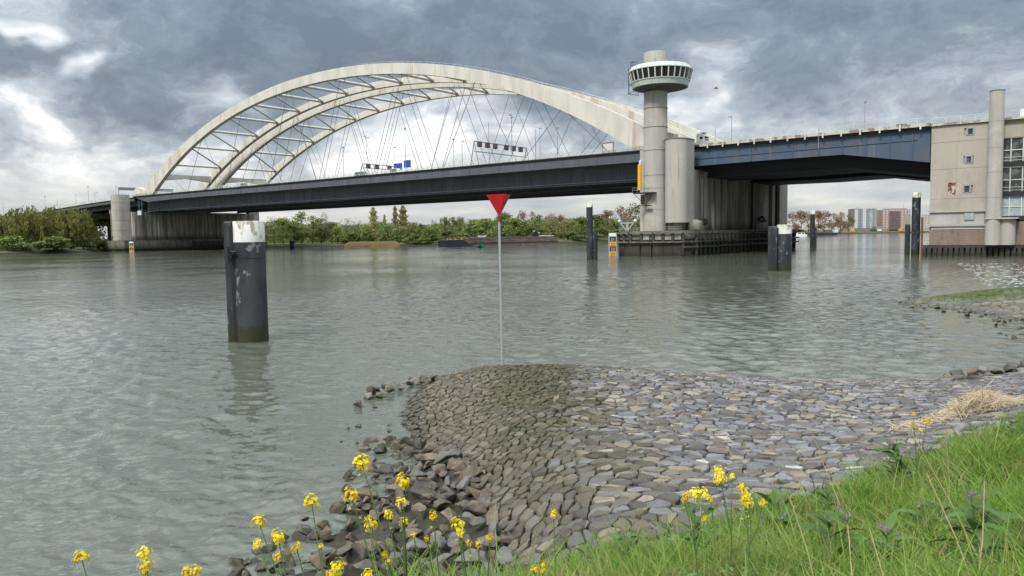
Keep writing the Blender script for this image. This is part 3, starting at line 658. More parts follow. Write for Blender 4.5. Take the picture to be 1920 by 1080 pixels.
def build_bascule():
    for off, lab in ((0, 'nearer dark blue steel bascule bridge between the control tower and the bridge house'), (32.3, 'dark bascule bridge leaf behind the nearer blue one, seen from below')):
        r = thing('bascule_bridge', lab, 'bridge', B(43, 15+off, 0), 'twin bascule leaves'); Q = lambda: MB(lambda a, b, c: B(a, b+off, c))
        Q().box(2.6, 69, 0, 31, 27.62, 28.0).build('road_deck', 'asphalt', r)
        gz_ = [(14.5, 27.0), (68.9, 27.2), (68.9, 19.9), (51.3, 22.9), (34.2, 22.9), (14.9, 22.7)]
        web = Q().side(gz_, 1.2, 1.5).build('web_girder', 'steel_bascule', r)
        Q().bar((14.5, 1.12, 26.6), (66.5, 1.12, 26.75), .16, .22).build('flange_strip', 'steel_bascule', web)
        Q().bar((14.9, 1.12, 24.55), (66.4, 1.12, 24.9), .16, .22).build('flange_strip', 'steel_bascule', web)
        for s in (30, 40, 46, 51.2, 56, 61, 65.5): Q().box(s-.1, s+.1, 1.02, 1.19, 22.95 if s < 52 else 22.9-(s-51.3)*.17, 26.9).build('stiffener', 'steel_bascule', web)
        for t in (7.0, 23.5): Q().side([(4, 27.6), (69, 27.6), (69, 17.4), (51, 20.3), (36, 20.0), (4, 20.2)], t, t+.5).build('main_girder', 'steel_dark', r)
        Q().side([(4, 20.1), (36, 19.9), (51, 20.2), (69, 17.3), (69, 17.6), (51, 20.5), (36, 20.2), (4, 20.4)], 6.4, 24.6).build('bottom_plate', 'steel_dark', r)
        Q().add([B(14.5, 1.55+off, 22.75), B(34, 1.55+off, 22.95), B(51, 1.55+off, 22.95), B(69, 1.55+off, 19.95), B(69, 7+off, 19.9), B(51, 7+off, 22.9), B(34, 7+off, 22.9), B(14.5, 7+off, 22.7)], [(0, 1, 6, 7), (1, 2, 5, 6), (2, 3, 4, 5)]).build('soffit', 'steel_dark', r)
        railing(Q(), 2.6, 69, .35, DK, 1.3).build('railing', 'rail', r)
        railing(Q(), 2.6, 69, 30.6, DK, 1.3).build('railing', 'rail', r)
        Q().box(17, 69, -.05, .3, 27.45, 28.12).build('fascia_pipe', 'rail_rust', r)
        for i in range(13): Q().box(19+i*4.0, 19.35+i*4.0, -.12, -.06, 26.9, 28.3).build('fascia_bracket', 'rail', r)
        Q().box(17, 69, .3, 1.1, 27.05, 27.60).build('edge_shadow_strip', 'steel_dark', r)  # dark strip standing in for the shadow below the deck edge
        if off == 0: Q().tube([(46.3, -.25, 24.6), (46.3, -.25, 29.4)], .07, 5).build('drain_pipe', 'grey', r)
build_bascule()

def build_viaduct():
    zf = lambda s: 28.0-((-291-s)**1.35)*.0056 if s < -291 else 28.0
    for off, lab in ((0, 'dark approach viaduct sloping down behind the willows, nearer carriageway'), (32.3, 'farther carriageway of the approach viaduct behind the nearer one')):
        r = thing('approach_viaduct', lab, 'viaduct', B(-380, 15+off, 0), 'twin approach viaducts')
        Q = lambda: MB(lambda a, b, c: B(a, b+off, c)); S = [-291.5-i*20 for i in range(26)]
        def strip(name, t0, t1, d0, d1, m):
            mb = Q()
            for a, b in zip(S, S[1:]):
                mb.hexa([mb.f(b, t0, zf(b)+d0), mb.f(a, t0, zf(a)+d0), mb.f(a, t1, zf(a)+d0), mb.f(b, t1, zf(b)+d0), mb.f(b, t0, zf(b)+d1), mb.f(a, t0, zf(a)+d1), mb.f(a, t1, zf(a)+d1), mb.f(b, t1, zf(b)+d1)])
            return mb.build(name, m, r)
        strip('road_deck', 0, 31, -.35, 0, 'asphalt'); strip('parapet', -.1, .2, -.6, 1.0, 'rail'); strip('edge_girder', .5, .8, -2.4, -.36, 'steel'); strip('main_girder', 5, 5.6, -4.6, -.36, 'steel'); strip('main_girder', 25, 25.6, -4.6, -.36, 'steel'); strip('soffit', .9, 4.9, -2.4, -2.2, 'steel'); strip('parapet', 30.5, 30.8, -.3, 1.0, 'rail')
        for s in (-325, -365, -405, -445, -490):
            for t in (5, 25): Q().box(s-1.3, s+1.3, t-1.6, t+2.0, 1.5, zf(s)-4.65).build('column', 'pier', r)
            Q().box(s-1.5, s+1.5, 3, 28, zf(s)-7.5, zf(s)-4.66).build('pier_cap', 'pier', r)
build_viaduct()

# ------------------------------------------------------------------ piers
def stadium(s0, s1, t0, t1, n=10):
    r = (s1-s0)/2; c = (s0+s1)/2; return [(c+r*cos(pi+pi*i/n), t0+r+r*sin(pi+pi*i/n)) for i in range(n+1)]+[(s1, t1), (s0, t1)]
def build_right_pier():
    r = thing('bridge_pier', 'tall ribbed concrete pier under the control tower, standing in the river', 'bridge pier', B(10, 30, 0)); Q = lambda: MB(B)
    wall = Q().box(3.5, 15.2, -2.5, 68, 6.2, 21.9).build('wall', 'pier', r)
    for i, (t0, t1, d) in enumerate([(-1.5, 1.5, .5), (4, 7, .5), (11, 15, .6), (17, 20.5, .6), (24, 29, .15), (33, 37, .45), (39, 41, .5), (43, 53, .35), (56, 58.5, .5), (60.5, 67.9, .9)]):
        Q().box(15.22, 15.2+d*1.9, t0, t1, 6.25, 21.4).build('pilaster', 'concrete' if t0 > 60 else 'pier', wall)
    for t in (38.0, 58.9): Q().tube([(16.5, t, 6.3), (16.5, t, 21.6)], .3, 6).build('drain_pipe', 'steel_dark', wall)
    c2 = Q().prism(stadium(10.9, 16.7, -9.2, -2.4, 12), 8.2, 28.9).build('column', 'concrete', r, True)
    Q().prism(stadium(10.75, 16.85, -9.35, -2.35, 12), 28.92, 29.15).build('coping', 'joint', c2)
    Q().prism(stadium(11.4, 15.6, -8.2, -2.4, 8), 6.2, 8.18).build('column_foot', 'pier', c2)
    Q().box(2.9, 4.7, -5.4, -2.55, 6.2, 27.2).build('side_slab', 'concrete', r)
    # haunch and round fender at the foot
    Q().side([(16.0, 6.3), (19.6, 6.3), (19.2, 8.2), (18.0, 8.9), (16.9, 8.6), (16.2, 7.6)], -5.0, -2.6).build('haunch', 'pier', r)
    for s, t, z in ((18.6, -1.6, 8.3), (17.2, 45.0, 9.3)):
        fd = Q().tube([(s, t-1.2, z), (s, t+1.2, z)], .95, 12).build('fender_drum', 'black', r, True); Q().tube([(s, t-1.26, z), (s, t-1.21, z)], .5, 10).build('hub', 'pier', fd)
    P = [(.4, -11), (1.9, -14.5), (6.2, -16.3), (12, -15.5), (18, -12), (20, -9), (20.5, 66), (18, 71), (2, 71)]
    pl = Q().prism(P, 4.1, 6.2).build('plinth', 'plinth', r)
    P2 = [(.5, -10.9), (2.0, -14.3), (6.2, -16.1), (11.9, -15.3), (17.9, -11.9), (19.85, -8.95), (20.35, 65.9), (17.9, 70.8), (2.1, 70.8)]
    Q().prism(P2, -1, 4.08).build('plinth_core', 'sheet', r)
    path = [Vector((.4, -11)), Vector((1.9, -14.5)), Vector((6.2, -16.3)), Vector((12, -15.5)), Vector((18, -12)), Vector((20, -9)), Vector((20.5, 66))]
    pts = []
    for a, b in zip(path, path[1:]):
        L = (b-a).length; n = max(1, round(L/2.6))
        for i in range(n): q = a.lerp(b, i/n); d = (b-a).normalized(); pts.append((q, Vector((d.y, -d.x))))
    for i, (q, nn) in enumerate(pts):
        a = q+nn*.05; b = q+nn*.5
        e = MB(B).bar((a.x+nn.x*.25, a.y+nn.y*.25, .2 if i > 7 else 3.4), (a.x+nn.x*.25, a.y+nn.y*.25, 5.8), .55).build('fender_post', 'fender', r)
    for i in range(len(path)-1):
        a, b = path[i], path[i+1]; d = (b-a).normalized(); nn = Vector((d.y, -d.x))*.72
        for z in (2.2, 3.5, 5.3) if i > 3 else (3.45, 5.75): MB(B).bar((a.x+nn.x, a.y+nn.y, z), (b.x+nn.x, b.y+nn.y, z), .4, .38).build('fender_wale', 'fender' if i > 3 else 'plinth', r)
    for i, (q, nn) in enumerate(pts[4:8]):
        a = q+nn*.12; d = Vector((-nn.y, nn.x)); p, k = a+d*.5, a+d*2.0
        MB(B).bar((p.x, p.y, 4.6), (k.x, k.y, 4.6), .3, 1.25).build('pale_panel', 'fender_pale', r)
    sp = []
    for i, (q, nn) in enumerate(pts[:9]):
        d = Vector((-nn.y, nn.x)); a = q+nn*.06; b = q+d*2.5+nn*.06
        MB(B).bar((a.x, a.y, 1.6), (b.x, b.y, 1.6), .35, 3.6).build('steel_plate', 'sheet', r)
    # railing on the plinth
    mb = Q()
    for a, b in zip(path[:4], path[1:5]):
        for z in (6.7, 7.2): mb.bar((a.x, a.y, z), (b.x, b.y, z), .06)
        mb.bar((a.x, a.y, 6.2), (a.x, a.y, 7.25), .08)
    mb.build('handrail', 'grey', r)
    return r
build_right_pier()
def build_left_pier():
    r = thing('bridge_pier', 'broad concrete pier at the far bank with a rounded column at its near end', 'bridge pier', B(-292, 30, 0)); Q = lambda: MB(B)
    wall = Q().box(-299, -287.5, -2.5, 68, 3.2, 19.9).build('wall', 'pier', r)
    for t0, t1, d in [(-2.2, 2, .9), (4, 9, .3), (10.2, 14, .6), (15, 21, .4), (22, 28, .6), (34, 42, .3), (43, 54, .8), (55, 66, .6)]: Q().box(-287.48, -287.5+d, t0, t1, 3.3, 19.6).build('pilaster', 'pier', wall)
    c = Q().prism(stadium(-296, -289.6, -10.2, -2.6, 12), 5.6, 28.6).build('column', 'concrete', r, True)
    for z in (10.5, 15.5, 20.5, 24.5): Q().prism(stadium(-296.04, -289.56, -10.24, -2.62, 12), z, z+.12).build('pour_joint', 'joint', c)
    Q().box(-290, -287, 63, 69.5, 3.3, 24).build('end_column', 'concrete', r)
    Q().prism([(-300, -12.5), (-286, -12.5), (-283.5, -9), (-283.5, 72), (-300, 72)], 1.3, 5.5).build('plinth', 'plinth', r)
    Q().prism([(-299.5, -12), (-286.3, -12), (-284, -8.8), (-284, 71.6), (-299.5, 71.6)], -1, 1.28).build('plinth_foot', 'sheet', r)
    for i in range(28): MB(B).box(-283.4, -282.9, 26+i*1.6, 26.5+i*1.6, .3, 4.6).build('fender_post', 'fender', r)
    # painted scrawl low on the column
    mb = Q()
    for i in range(7): mb.tube([(-295.6+i*.75+.12*k, -9.2+abs(i-3)*.28-.7-.12*(3-abs(i-3)), 7.0+(.55 if k % 2 else 0)+.25*sin(i*2+k)) for k in range(5)], .09, 4)
    mb.build('graffiti', 'black', c)
    # underdeck maintenance gantry
    g = thing('maintenance_gantry', 'slim blue steel inspection gantry hanging under the deck beside the far pier', 'gantry', B(-284, 10, 18)); Q = lambda: MB(B)
    for z in (18.6, 20.6): 
        Q().bar((-284.5, -.5, z), (-284.5, 36, z), .25).build('rail', 'steel_bascule', g)
        Q().bar((-281.5, -.5, z), (-281.5, 36, z), .25).build('rail', 'steel_bascule', g)
    for i in range(14): Q().bar((-281.5, -.5+i*2.8, 18.6), (-281.5, -.5+i*2.8, 20.6), .14).build('post', 'steel_bascule', g)
    for s in (-284.5, -281.5): Q().bar((s, -.4, 20.6), (s, -.4, 25.5), .35).build('hanger', 'steel_bascule', g)
    Q().box(-284.9, -281.2, -1.2, -.7, 18.2, 20.4).build('sign_panel', 'offwhite', g)
    Q().tube([(-285.6, 40, 19.4), (-285.6, 54, 19.4)], .28, 6).build('light_tube', 'offwhite', g)
build_left_pier()

# ------------------------------------------------------------------ control tower
def build_tower():
    r = thing('control_tower', 'round concrete control tower with a pale green glazed lookout cabin on top', 'tower', B(7.9, -6.3, 6.2)); Q = lambda: MB(B)
    sh = Q().lathe(7.9, -6.3, [(3.1, 6.2), (3.02, 24), (2.95, 41.3)], 32).build('shaft', 'concrete', r, True)
    for z in (11.5, 17.0, 20.3, 26.6, 32.4, 37.2): Q().lathe(7.9, -6.3, [(3.10, z), (3.10, z+.08)], 32).build('pour_joint', 'joint', sh)
    Q().lathe(7.9, -6.3, [(3.0, 47.65), (3.0, 50.8), (2.9, 51.15)], 32).build('upper_shaft', 'concrete', r, True)
    c = (9.2, -6.3); n = 30
    Q().lathe(*c, [(3.05, 41.3), (3.2, 41.5), (6.2, 42.05), (6.5, 42.2)], n).build('cabin_soffit', 'cabin_base', r)
    sk = Q().lathe(*c, [(6.85, 42.22), (6.9, 42.45), (7.25, 43.5)], n).build('cabin_skirt', 'copper', r)
    Q().lathe(*c, [(6.95, 42.18), (7.0, 42.3)], n).build('lower_ring', 'grey', sk)
    Q().lathe(*c, [(7.40, 43.52), (7.44, 43.7)], n).build('sill', 'offwhite', sk)
    Q().lathe(*c, [(7.2, 43.72), (7.8, 46.1)], n).build('glazing_core', 'black', r)
    fr = Q().lathe(*c, [(7.95, 46.12), (8.05, 46.3), (7.3, 47.35), (3.3, 47.8)], n).build('cabin_roof', 'copper', r)
    Q().lathe(*c, [(8.09, 46.1), (8.12, 46.28)], n).build('fascia_band', 'offwhite', fr)
    for i in range(n):
        a0, a1 = 2*pi*(i+.10)/n, 2*pi*(i+.90)/n; ring = ((7.33, 43.74, a0), (7.33, 43.74, a1), (7.88, 46.08, a1), (7.88, 46.08, a0))
        q = [(c[0]+rr*cos(a), c[1]+rr*sin(a), z) for rr, z, a in ring]; q2 = [(c[0]+(rr-.06)*cos(a), c[1]+(rr-.06)*sin(a), z) for rr, z, a in ring]
        MB(B).hexa([B(*p) for p in (q[0], q[1], q2[1], q2[0], q[3], q[2], q2[2], q2[3])]).build('window_pane', 'glass', r)
        a = 2*pi*i/n
        MB(B).bar((c[0]+7.36*cos(a), c[1]+7.36*sin(a), 43.7), (c[0]+7.92*cos(a), c[1]+7.92*sin(a), 46.14), .28, .16).build('mullion', 'offwhite', r)
    for i in range(n):
        a = 2*pi*(i+.5)/n; MB(B).bar((c[0]+7.66*cos(a), c[1]+7.66*sin(a), 46.85), (c[0]+3.6*cos(a), c[1]+3.6*sin(a), 47.85), .12, .1).build('roof_seam', 'copper', fr)
    hr = Q()
    for i in range(n):
        a, a2 = 2*pi*i/n, 2*pi*(i+1)/n; p, p2 = (c[0]+7.0*cos(a), c[1]+7.0*sin(a)), (c[0]+7.0*cos(a2), c[1]+7.0*sin(a2)); hr.bar((*p, 47.4), (*p, 48.3), .05); hr.bar((*p, 48.3), (*p2, 48.3), .05); hr.bar((*p, 47.85), (*p2, 47.85), .05)
    hr.build('roof_railing', 'grey', fr)
    # catwalk and ladder cage at the left of the cabin
    cw = Q()
    for z in (41.85, 44.15, 46.95): cw.bar((.2, -6.5, z), (3.0, -9.0, z), .1); cw.bar((1.2, -3.2, z), (.2, -6.5, z), .1)
    for p in ((.2, -6.5), (1.0, -7.6), (3.0, -9.0), (1.2, -3.2)): cw.bar((*p, 41.65), (*p, 48.25), .1)
    cw.build('catwalk', 'steel_dark', r)
    lc = Q()
    for p in ((2.2, -8.8), (3.0, -9.2), (3.4, -8.6)): lc.tube([(*p, 46.95), (*p, 49.25), (p[0]+.3, p[1]+.4, 49.55)], .06, 5)
    for z in (47.65, 48.45, 49.15): lc.tube([(2.2, -8.8, z), (3.0, -9.2, z), (3.4, -8.6, z), (2.2, -8.8, z)], .05, 4)
    lc.build('ladder_cage', 'steel_dark', r)
    for s, z in ((6.7, 53.65), (8.6, 53.25), (9.8, 51.85)): Q().tube([(s, -6.5, 50.35), (s, -6.5, z)], .035, 4).build('antenna', 'grey', r)
    y = thing('radar_tube', 'yellow vertical cylinder on the left side of the control tower', 'tube', B(4.9, -9.2, 16.8))
    MB(B).lathe(4.9, -9.2, [(.3, 16.6), (.52, 16.7), (.52, 23.0), (.3, 23.2)], 14).build('casing', 'yellow', y, True); MB(B).lathe(5.0, -9.0, [(.35, 23.25), (.4, 24.1), (.1, 24.3)], 10).build('lamp_cap', 'offwhite', y, True)
    p = thing('signal_platform', 'steel platform with railing and ship signal lights below the yellow cylinder', 'platform', B(5, -9.5, 16)); Q = lambda: MB(lambda a, b, c: B(a+1.6, b, c-.5))
    Q().box(2.4, 8.0, -11.3, -9.0, 16.2, 16.45).build('deck', 'steel_dark', p)
    rl = Q()
    for s in (2.4, 3.8, 5.2, 6.6, 8.0): rl.bar((s, -11.3, 16.45), (s, -11.3, 17.7), .06)
    for z in (17.1, 17.7): rl.bar((2.4, -11.3, z), (8.0, -11.3, z), .06); rl.bar((2.4, -11.3, z), (2.4, -9.0, z), .06)
    rl.build('railing', 'grey', p)
    for s in (2.6, 7.8): Q().bar((s, -11.0, 16.2), (5.2, -9.4, 13.2), .12).build('brace', 'steel_dark', p)
    sg = Q().box(4.6, 5.4, -11.0, -10.6, 13.4, 15.9).build('signal_box', 'black', p)
    for z in (13.9, 14.7, 15.4): Q().lathe(5.0, -11.05, [(.0, z-.22), (.22, z), (.0, z+.22)], 8).build('lamp', 'rust', sg)
    Q().box(3.4, 7.2, -10.9, -10.1, 13.0, 13.2).build('lower_step', 'steel_dark', p)
build_tower()

# ------------------------------------------------------------------ bridge house on the right bank
def build_house():
    r = thing('bridge_house', 'beige concrete bridge house with square windows and a tall round corner column', 'building', B(80, 10, 0)); Q = lambda: MB(B)
    # front wall is built round its openings, as vertical and horizontal panels
    wins = [(75.65, 76.95, 24.9, 26.4), (75.5, 76.8, 19.1, 20.7), (75.25, 76.65, 13.1, 14.7), (72.5, 73.9, 12.7, 15.3)]
    Q().box(69.2, 80.0, .8, 64, 3.0, 27.3).build('wall', 'concrete_warm', r)
    skin = []
    def skinbox(s0, s1, z0, z1): Q().box(s0, s1, .45, .78, z0, z1).build('wall_panel', 'concrete_warm', r)
    zs = [9.5, 12.0, 15.9, 18.2, 21.6, 23.8, 27.25]
    skinbox(69.2, 72.5, 9.5, 27.2); skinbox(77.0, 79.4, 9.5, 27.2); skinbox(72.503, 76.997, 26.42, 27.2); skinbox(72.503, 75.2, 15.32, 26.4); skinbox(72.503, 76.997, 9.5, 12.68)
    skinbox(75.203, 76.997, 20.72, 24.88); skinbox(75.203, 76.997, 14.72, 19.08); skinbox(73.92, 75.2, 12.70, 15.30); skinbox(75.203, 76.997, 12.70, 13.08)
    for (s0, s1, z0, z1) in wins[:3]:
        fr = Q(); 
        for a in ((s0, s0+.16, z0, z1), (s1-.16, s1, z0, z1), (s0+.163, s1-.163, z0, z0+.16), (s0+.163, s1-.163, z1-.16, z1)): fr.box(a[0]-.08, a[1]+.08, .36, .72, a[2], a[3])
        f = fr.build('window_frame', 'grey', r); Q().box(s0+.18, s1-.18, .6, .66, z0+.18, z1-.18).build('pane', 'glass_interior', f)
    Q().box(72.5, 73.9, .6, .7, 12.7, 15.3).build('poster_board', mat('poster', (.5, .45, .38), [((.30, .05, .04), 1.1, (1, 1, 1), .48, .52, .95), ((.05, .04, .04), 1.7, (1, 1, 1), .52, .55, .9)], .7), r)
    for z in (12.0, 18.2, 23.8): Q().box(69.25, 79.4, .43, .447, z, z+.06).build('pour_joint', 'joint', r)
    Q().box(69.0, 79.6, .1, 1.2, 9.15, 9.48).build('ledge', 'concrete', r)
    Q().box(69.3, 79.2, .5, .78, 6.6, 9.13).build('lower_wall', 'concrete', r); w2 = Q().box(75.6, 77.4, .3, .49, 7.4, 9.0).build('window_frame', 'grey', r); Q().box(75.75, 77.25, .24, .29, 7.55, 8.85).build('pane', 'glass_pale', w2)
    Q().box(68.6, 79.6, -.2, .8, 6.2, 6.58).build('ledge', 'concrete', r)
    br = Q().box(69.3, 79.4, .3, .78, 2.3, 6.18).build('brick_base', 'brick', r)
    Q().box(69.6, 79.4, .2, .29, 5.6, 6.1).build('lintel', 'offwhite', br)
    Q().box(68.2, 92, -.1, .8, 1.7, 2.28).build('capping_beam', 'sheet', r)
    for i in range(24): MB(B).box(68.1+i*1.0, 68.8+i*1.0, -.45 if i % 2 else -.15, .6, -1.0, 1.68).build('sheet_pile', 'sheet', r)
    Q().box(68.4, 98, .62, 30, -1.0, 2.25).build('foundation', 'sheet', r)
    # round column
    col = Q().lathe(80.9, -.9, [(1.48, 2.3), (1.38, 18), (1.30, 33.0)], 28).build('round_column', 'concrete', r, True)
    for z in (7.5, 11.8, 16.9, 21.8, 27.0): Q().lathe(80.9, -.9, [(1.50-.006*z, z), (1.50-.006*z, z+.07)], 28).build('pour_joint', 'joint', col)
    Q().lathe(80.9, -.9, [(1.36, 33.02), (1.36, 33.2)], 28).build('cap', 'joint', col)
    # stair drum beside the column
    Q().lathe(83.2, -.2, [(1.5, 2.3), (1.5, 7.5)], 20).build('stair_drum', 'concrete', r, True); Q().box(79.6, 85.2, -2.4, .9, 7.52, 7.8).build('landing_slab', 'concrete', r)
    # glazed wing
    Q().box(81, 98, .9, 40, 23.9, 27.3).build('upper_wall', 'concrete_warm', r); Q().box(81, 98, 1.6, 40, 2.3, 23.88).build('wing_core', 'steel_dark', r)
    for z0, z1, mm in ((19.0, 23.7, 'glass_interior'), (13.0, 17.8, 'glass_interior'), (8.1, 11.9, 'glass_pale')):
        for i in range(8):
            s0 = 81.3+i*2.05; zz = (z0+.02, (z0+z1)/2-.1, (z0+z1)/2+.1, z1-.02) 
            for a, b in ((zz[0], zz[1]), (zz[2], zz[3])): Q().box(s0+.12, s0+1.93, 1.25, 1.3, a, b).build('pane', mm, r)
            Q().box(s0-.10, s0+.10, 1.05, 1.45, z0, z1).build('mullion', 'rail', r)
        Q().box(81.2, 98, 1.1, 1.42, (z0+z1)/2-.09, (z0+z1)/2+.09).build('transom', 'rail', r)
        Q().box(81.2, 98, .95, 1.5, z1+.02, z1+.3).build('lintel', 'grey', r); Q().box(81.2, 98, .8, 1.5, z0-.9, z0-.03).build('spandrel', 'steel_dark', r)
        if mm != 'glass_pale':
            rl = Q()
            for z in (z0+.3, z0+.9): rl.bar((81.3, .75, z), (98, .75, z), .08)
            rl.build('guard_rail', 'rail', r)
    Q().box(81, 98, .85, 1.5, 2.3, 7.0).build('brick_base', 'brick', r)
    Q().box(69.05, 98, .0, 64, 27.32, 27.75).build('roof_slab', 'rail_rust', r)
    railing(Q(), 69.2, 98, .35, 27.75, 1.3).build('railing', 'rail', r)
    Q().box(84.5, 89, 3, 8, 27.8, 29.6).build('roof_unit', 'white', r)
    # timber guide post beside the wall
    Q().tube([(67.9, .2, -1), (67.9, .2, 8.2)], .22, 8).build('guide_post', 'rust', r)
build_house()

# ------------------------------------------------------------------ piles in the river
def dolphin(px, py, h, rad, cap, label, twin=None, sub=None, roty=0.0):
    p = onz(px, py, 0); r = thing('mooring_pile', label, 'mooring pile', (p.x, p.y, 0)); x, y = p.x, p.y
    tube = MB().lathe(x, y, [(rad, -2), (rad, h-cap)], 28).build('shaft', 'pile', r, True)
    if cap: MB().lathe(x, y, [(rad*1.005, h-cap), (rad*1.005, h-.04), (rad*.97, h)], 28).build('white_band', 'pile_white', r, True)
    if twin:
        dx, dy, h2, r2, sq = twin
        if sq:
            MB().box(x+dx-r2, x+dx+r2, y+dy-r2*1.6, y+dy+r2*1.6, -2, h2).build('fender_beam', 'pile', r, bevel=.08)
            MB().box(x+dx+r2*.5, x-rad*.8, y-.35, y+.35, -2, h2-.25).build('inner_web', 'black', r)
        else: MB().lathe(x+dx, y+dy, [(r2, -2), (r2, h2)], 20).build('second_pile', 'pile', r, True)
    if sub: sub(r, x, y)
    return r
def near_brackets(r, x, y):
    mb = MB(); mb.box(x-1.25, x-.6, y-.95, y-.55, 5.15, 5.3); mb.box(x-1.1, x-.7, y-1.0, y-.6, 4.85, 5.0); mb.tube([(x-.9, y-1.0, 4.6), (x-.9, y-1.0, 5.5)], .09, 8); mb.tube([(x-1.2, y-.9, 5.22), (x-.4, y-1.0, 5.22)], .05, 6)
    mb.build('mooring_bracket', 'pile', r)
    MB().lathe(x, y, [(.895, 4.85), (.895, 5.0)], 28).build('weld_band', 'pile', r)
dolphin(475, 639, 6.95, .87, 1.2, 'stout black mooring pile with stained white top, standing closest in the river', (-1.12, .05, 6.95, .24, True), near_brackets)
dolphin(1106, 488, 12.45, .70, .95, 'tall slim black pile with white top in front of the distant trees', (1.1, .1, 6.2, .62, False))
dolphin(1470, 507, 6.75, 1.05, 1.35, 'short black pile with rust marked white band in front of the ribbed pier', (-1.75, .0, 6.55, .45, True))
dolphin(1523, 462, 12.5, .80, 1.2, 'thin dark pile with white top before the brown wood', (.95, .1, 6.5, .62, False))
dolphin(1716, 478, 13.8, .86, 1.15, 'tall black pile with white top beside the bridge house', (-1.75, .1, 6.8, .55, False))
def far_post():
    p = onz(548, 466, 0); r = thing('shore_post', 'small dark post on the far bank below the green trees', 'post', (p.x, p.y, 0))
    MB().box(p.x-1.0, p.x+1.0, p.y-.8, p.y+.8, -1, 4.0).build('shaft', 'sheet', r); MB().box(p.x-1.2, p.x+1.2, p.y-1, p.y+1, 4.02, 4.4).build('cap', 'fender_pale', r)
far_post()

# ------------------------------------------------------------------ red triangular beacon
def build_beacon():
    p = onz(942, 689, .62); x, y = p.x, p.y; g0 = gz(x, y)
    r = thing('triangular_beacon', 'red inverted pyramid beacon on a thin galvanised pole at the groyne tip', 'beacon', (x, y, g0))
    t = ony(936, 412, y); MB().tube([(x, y, g0-.3), (x*.5+t.x*.5, y, (g0+t.z)/2), (t.x, y, t.z)], [.055, .05, .05], 10).build('pole', 'galv', r, True)
    MB().tube([(t.x, y, t.z-.06), (t.x-.01, y, t.z+.14)], [.075, .085], 10).build('socket', 'rust', r, True)
    zt = ony(930, 365, y).z; c = (t.x-.02, y, zt)
    A = (t.x-.50, y+.12, zt); Bq = (t.x+.24, y-.42, zt); D = (t.x+.47, y+.45, zt); tip = (t.x, y, t.z+.12)
    # three thin plates, each with thickness
    for q, nm in (((A, Bq), 'plate'), ((Bq, D), 'plate'), ((D, A), 'plate')):
        a, b, tp = Vector(q[0]), Vector(q[1]), Vector(tip); cen = (Vector(A)+Vector(Bq)+Vector(D)+tp)/4; n = (b-a).cross(tp-a).normalized(); n = -n if n.dot(cen-a) < 0 else n; n *= .015
        MB().add([a, b, tp, a+n, b+n, tp+n], [(0, 1, 2), (5, 4, 3), (0, 3, 4, 1), (1, 4, 5, 2), (2, 5, 3, 0)]).build('plate', 'red', r)
build_beacon()

# ------------------------------------------------------------------ water level gauges
def gauge(px, py, wpx, hpx, label, s=None):
    p = onz(px, py, 0); k = p.y/1400; wd = wpx*k; ht = hpx*k; x, y = p.x, p.y
    r = thing('level_gauge', label, 'gauge', (x, y, 0)); MB().box(x-wd*.72, x+wd*.72, y+.05, y+.5, -1, ht).build('backing', 'grey', r)
    hh = ht*.82/4
    for i, n in enumerate(('24', '23', '22', '21')):
        pl = MB().box(x-wd/2, x+wd/2, y-.02, y+.03, .15+i*hh, .15+(i+1)*hh-.05).build('number_plate', 'orange' if i % 2 == 0 else 'black', r)
        cu_ = bpy.data.curves.new('numeral', 'FONT'); cu_.body = n; cu_.size = hh*.85; cu_.align_x = 'CENTER'; cu_.extrude = .01; cu_.materials.append(M['black'] if i % 2 == 0 else M['offwhite'])
        tmp = link(bpy.data.objects.new('numeral_curve', cu_)); bpy.context.view_layer.update(); me_ = bpy.data.meshes.new_from_object(tmp.evaluated_get(bpy.context.evaluated_depsgraph_get())); bpy.data.objects.remove(tmp)
        t = link(bpy.data.objects.new('numeral', me_)); t.parent = pl; t.location = (0, -.05, .15+i*hh+hh*.15); t.rotation_euler = (pi/2, 0, 0)
    MB().box(x-wd*.55, x+wd*.55, y-.02, y+.03, .2+4*hh, ht).build('top_plate', 'white', r)
gauge(1149, 481, 11, 44, 'yellow and black numbered level gauge at the corner of the tower pier')
gauge(247, 474, 6, 21, 'small yellow level gauge at the corner of the far pier')
def plinth_lamp():
    r = thing('plinth_bracket', 'white steel bracket with two round lamps on the tower pier platform', 'lamp bracket', B(4, -13.8, 6.2)); Q = lambda: MB(B)
    mb = Q(); mb.bar((2.2, -14.5, 8.3), (6.2, -14.5, 8.3), .3); mb.bar((2.4, -14.5, 8.2), (4.2, -14.5, 6.2), .25); mb.bar((6.0, -14.5, 8.2), (4.2, -14.5, 6.2), .25); mb.bar((4.2, -14.5, 6.2), (4.2, -14.5, 8.3), .6); mb.bar((4.4, -14.5, 8.3), (4.4, -14.5, 10.2), .06)
    mb.build('frame', 'galv', r)
    for s in (2.0, 6.5): Q().lathe(s, -14.5, [(.1, 8.45), (.42, 8.65), (.42, 9.0), (.1, 9.2)], 12).build('lamp', 'white', r, True)
plinth_lamp()

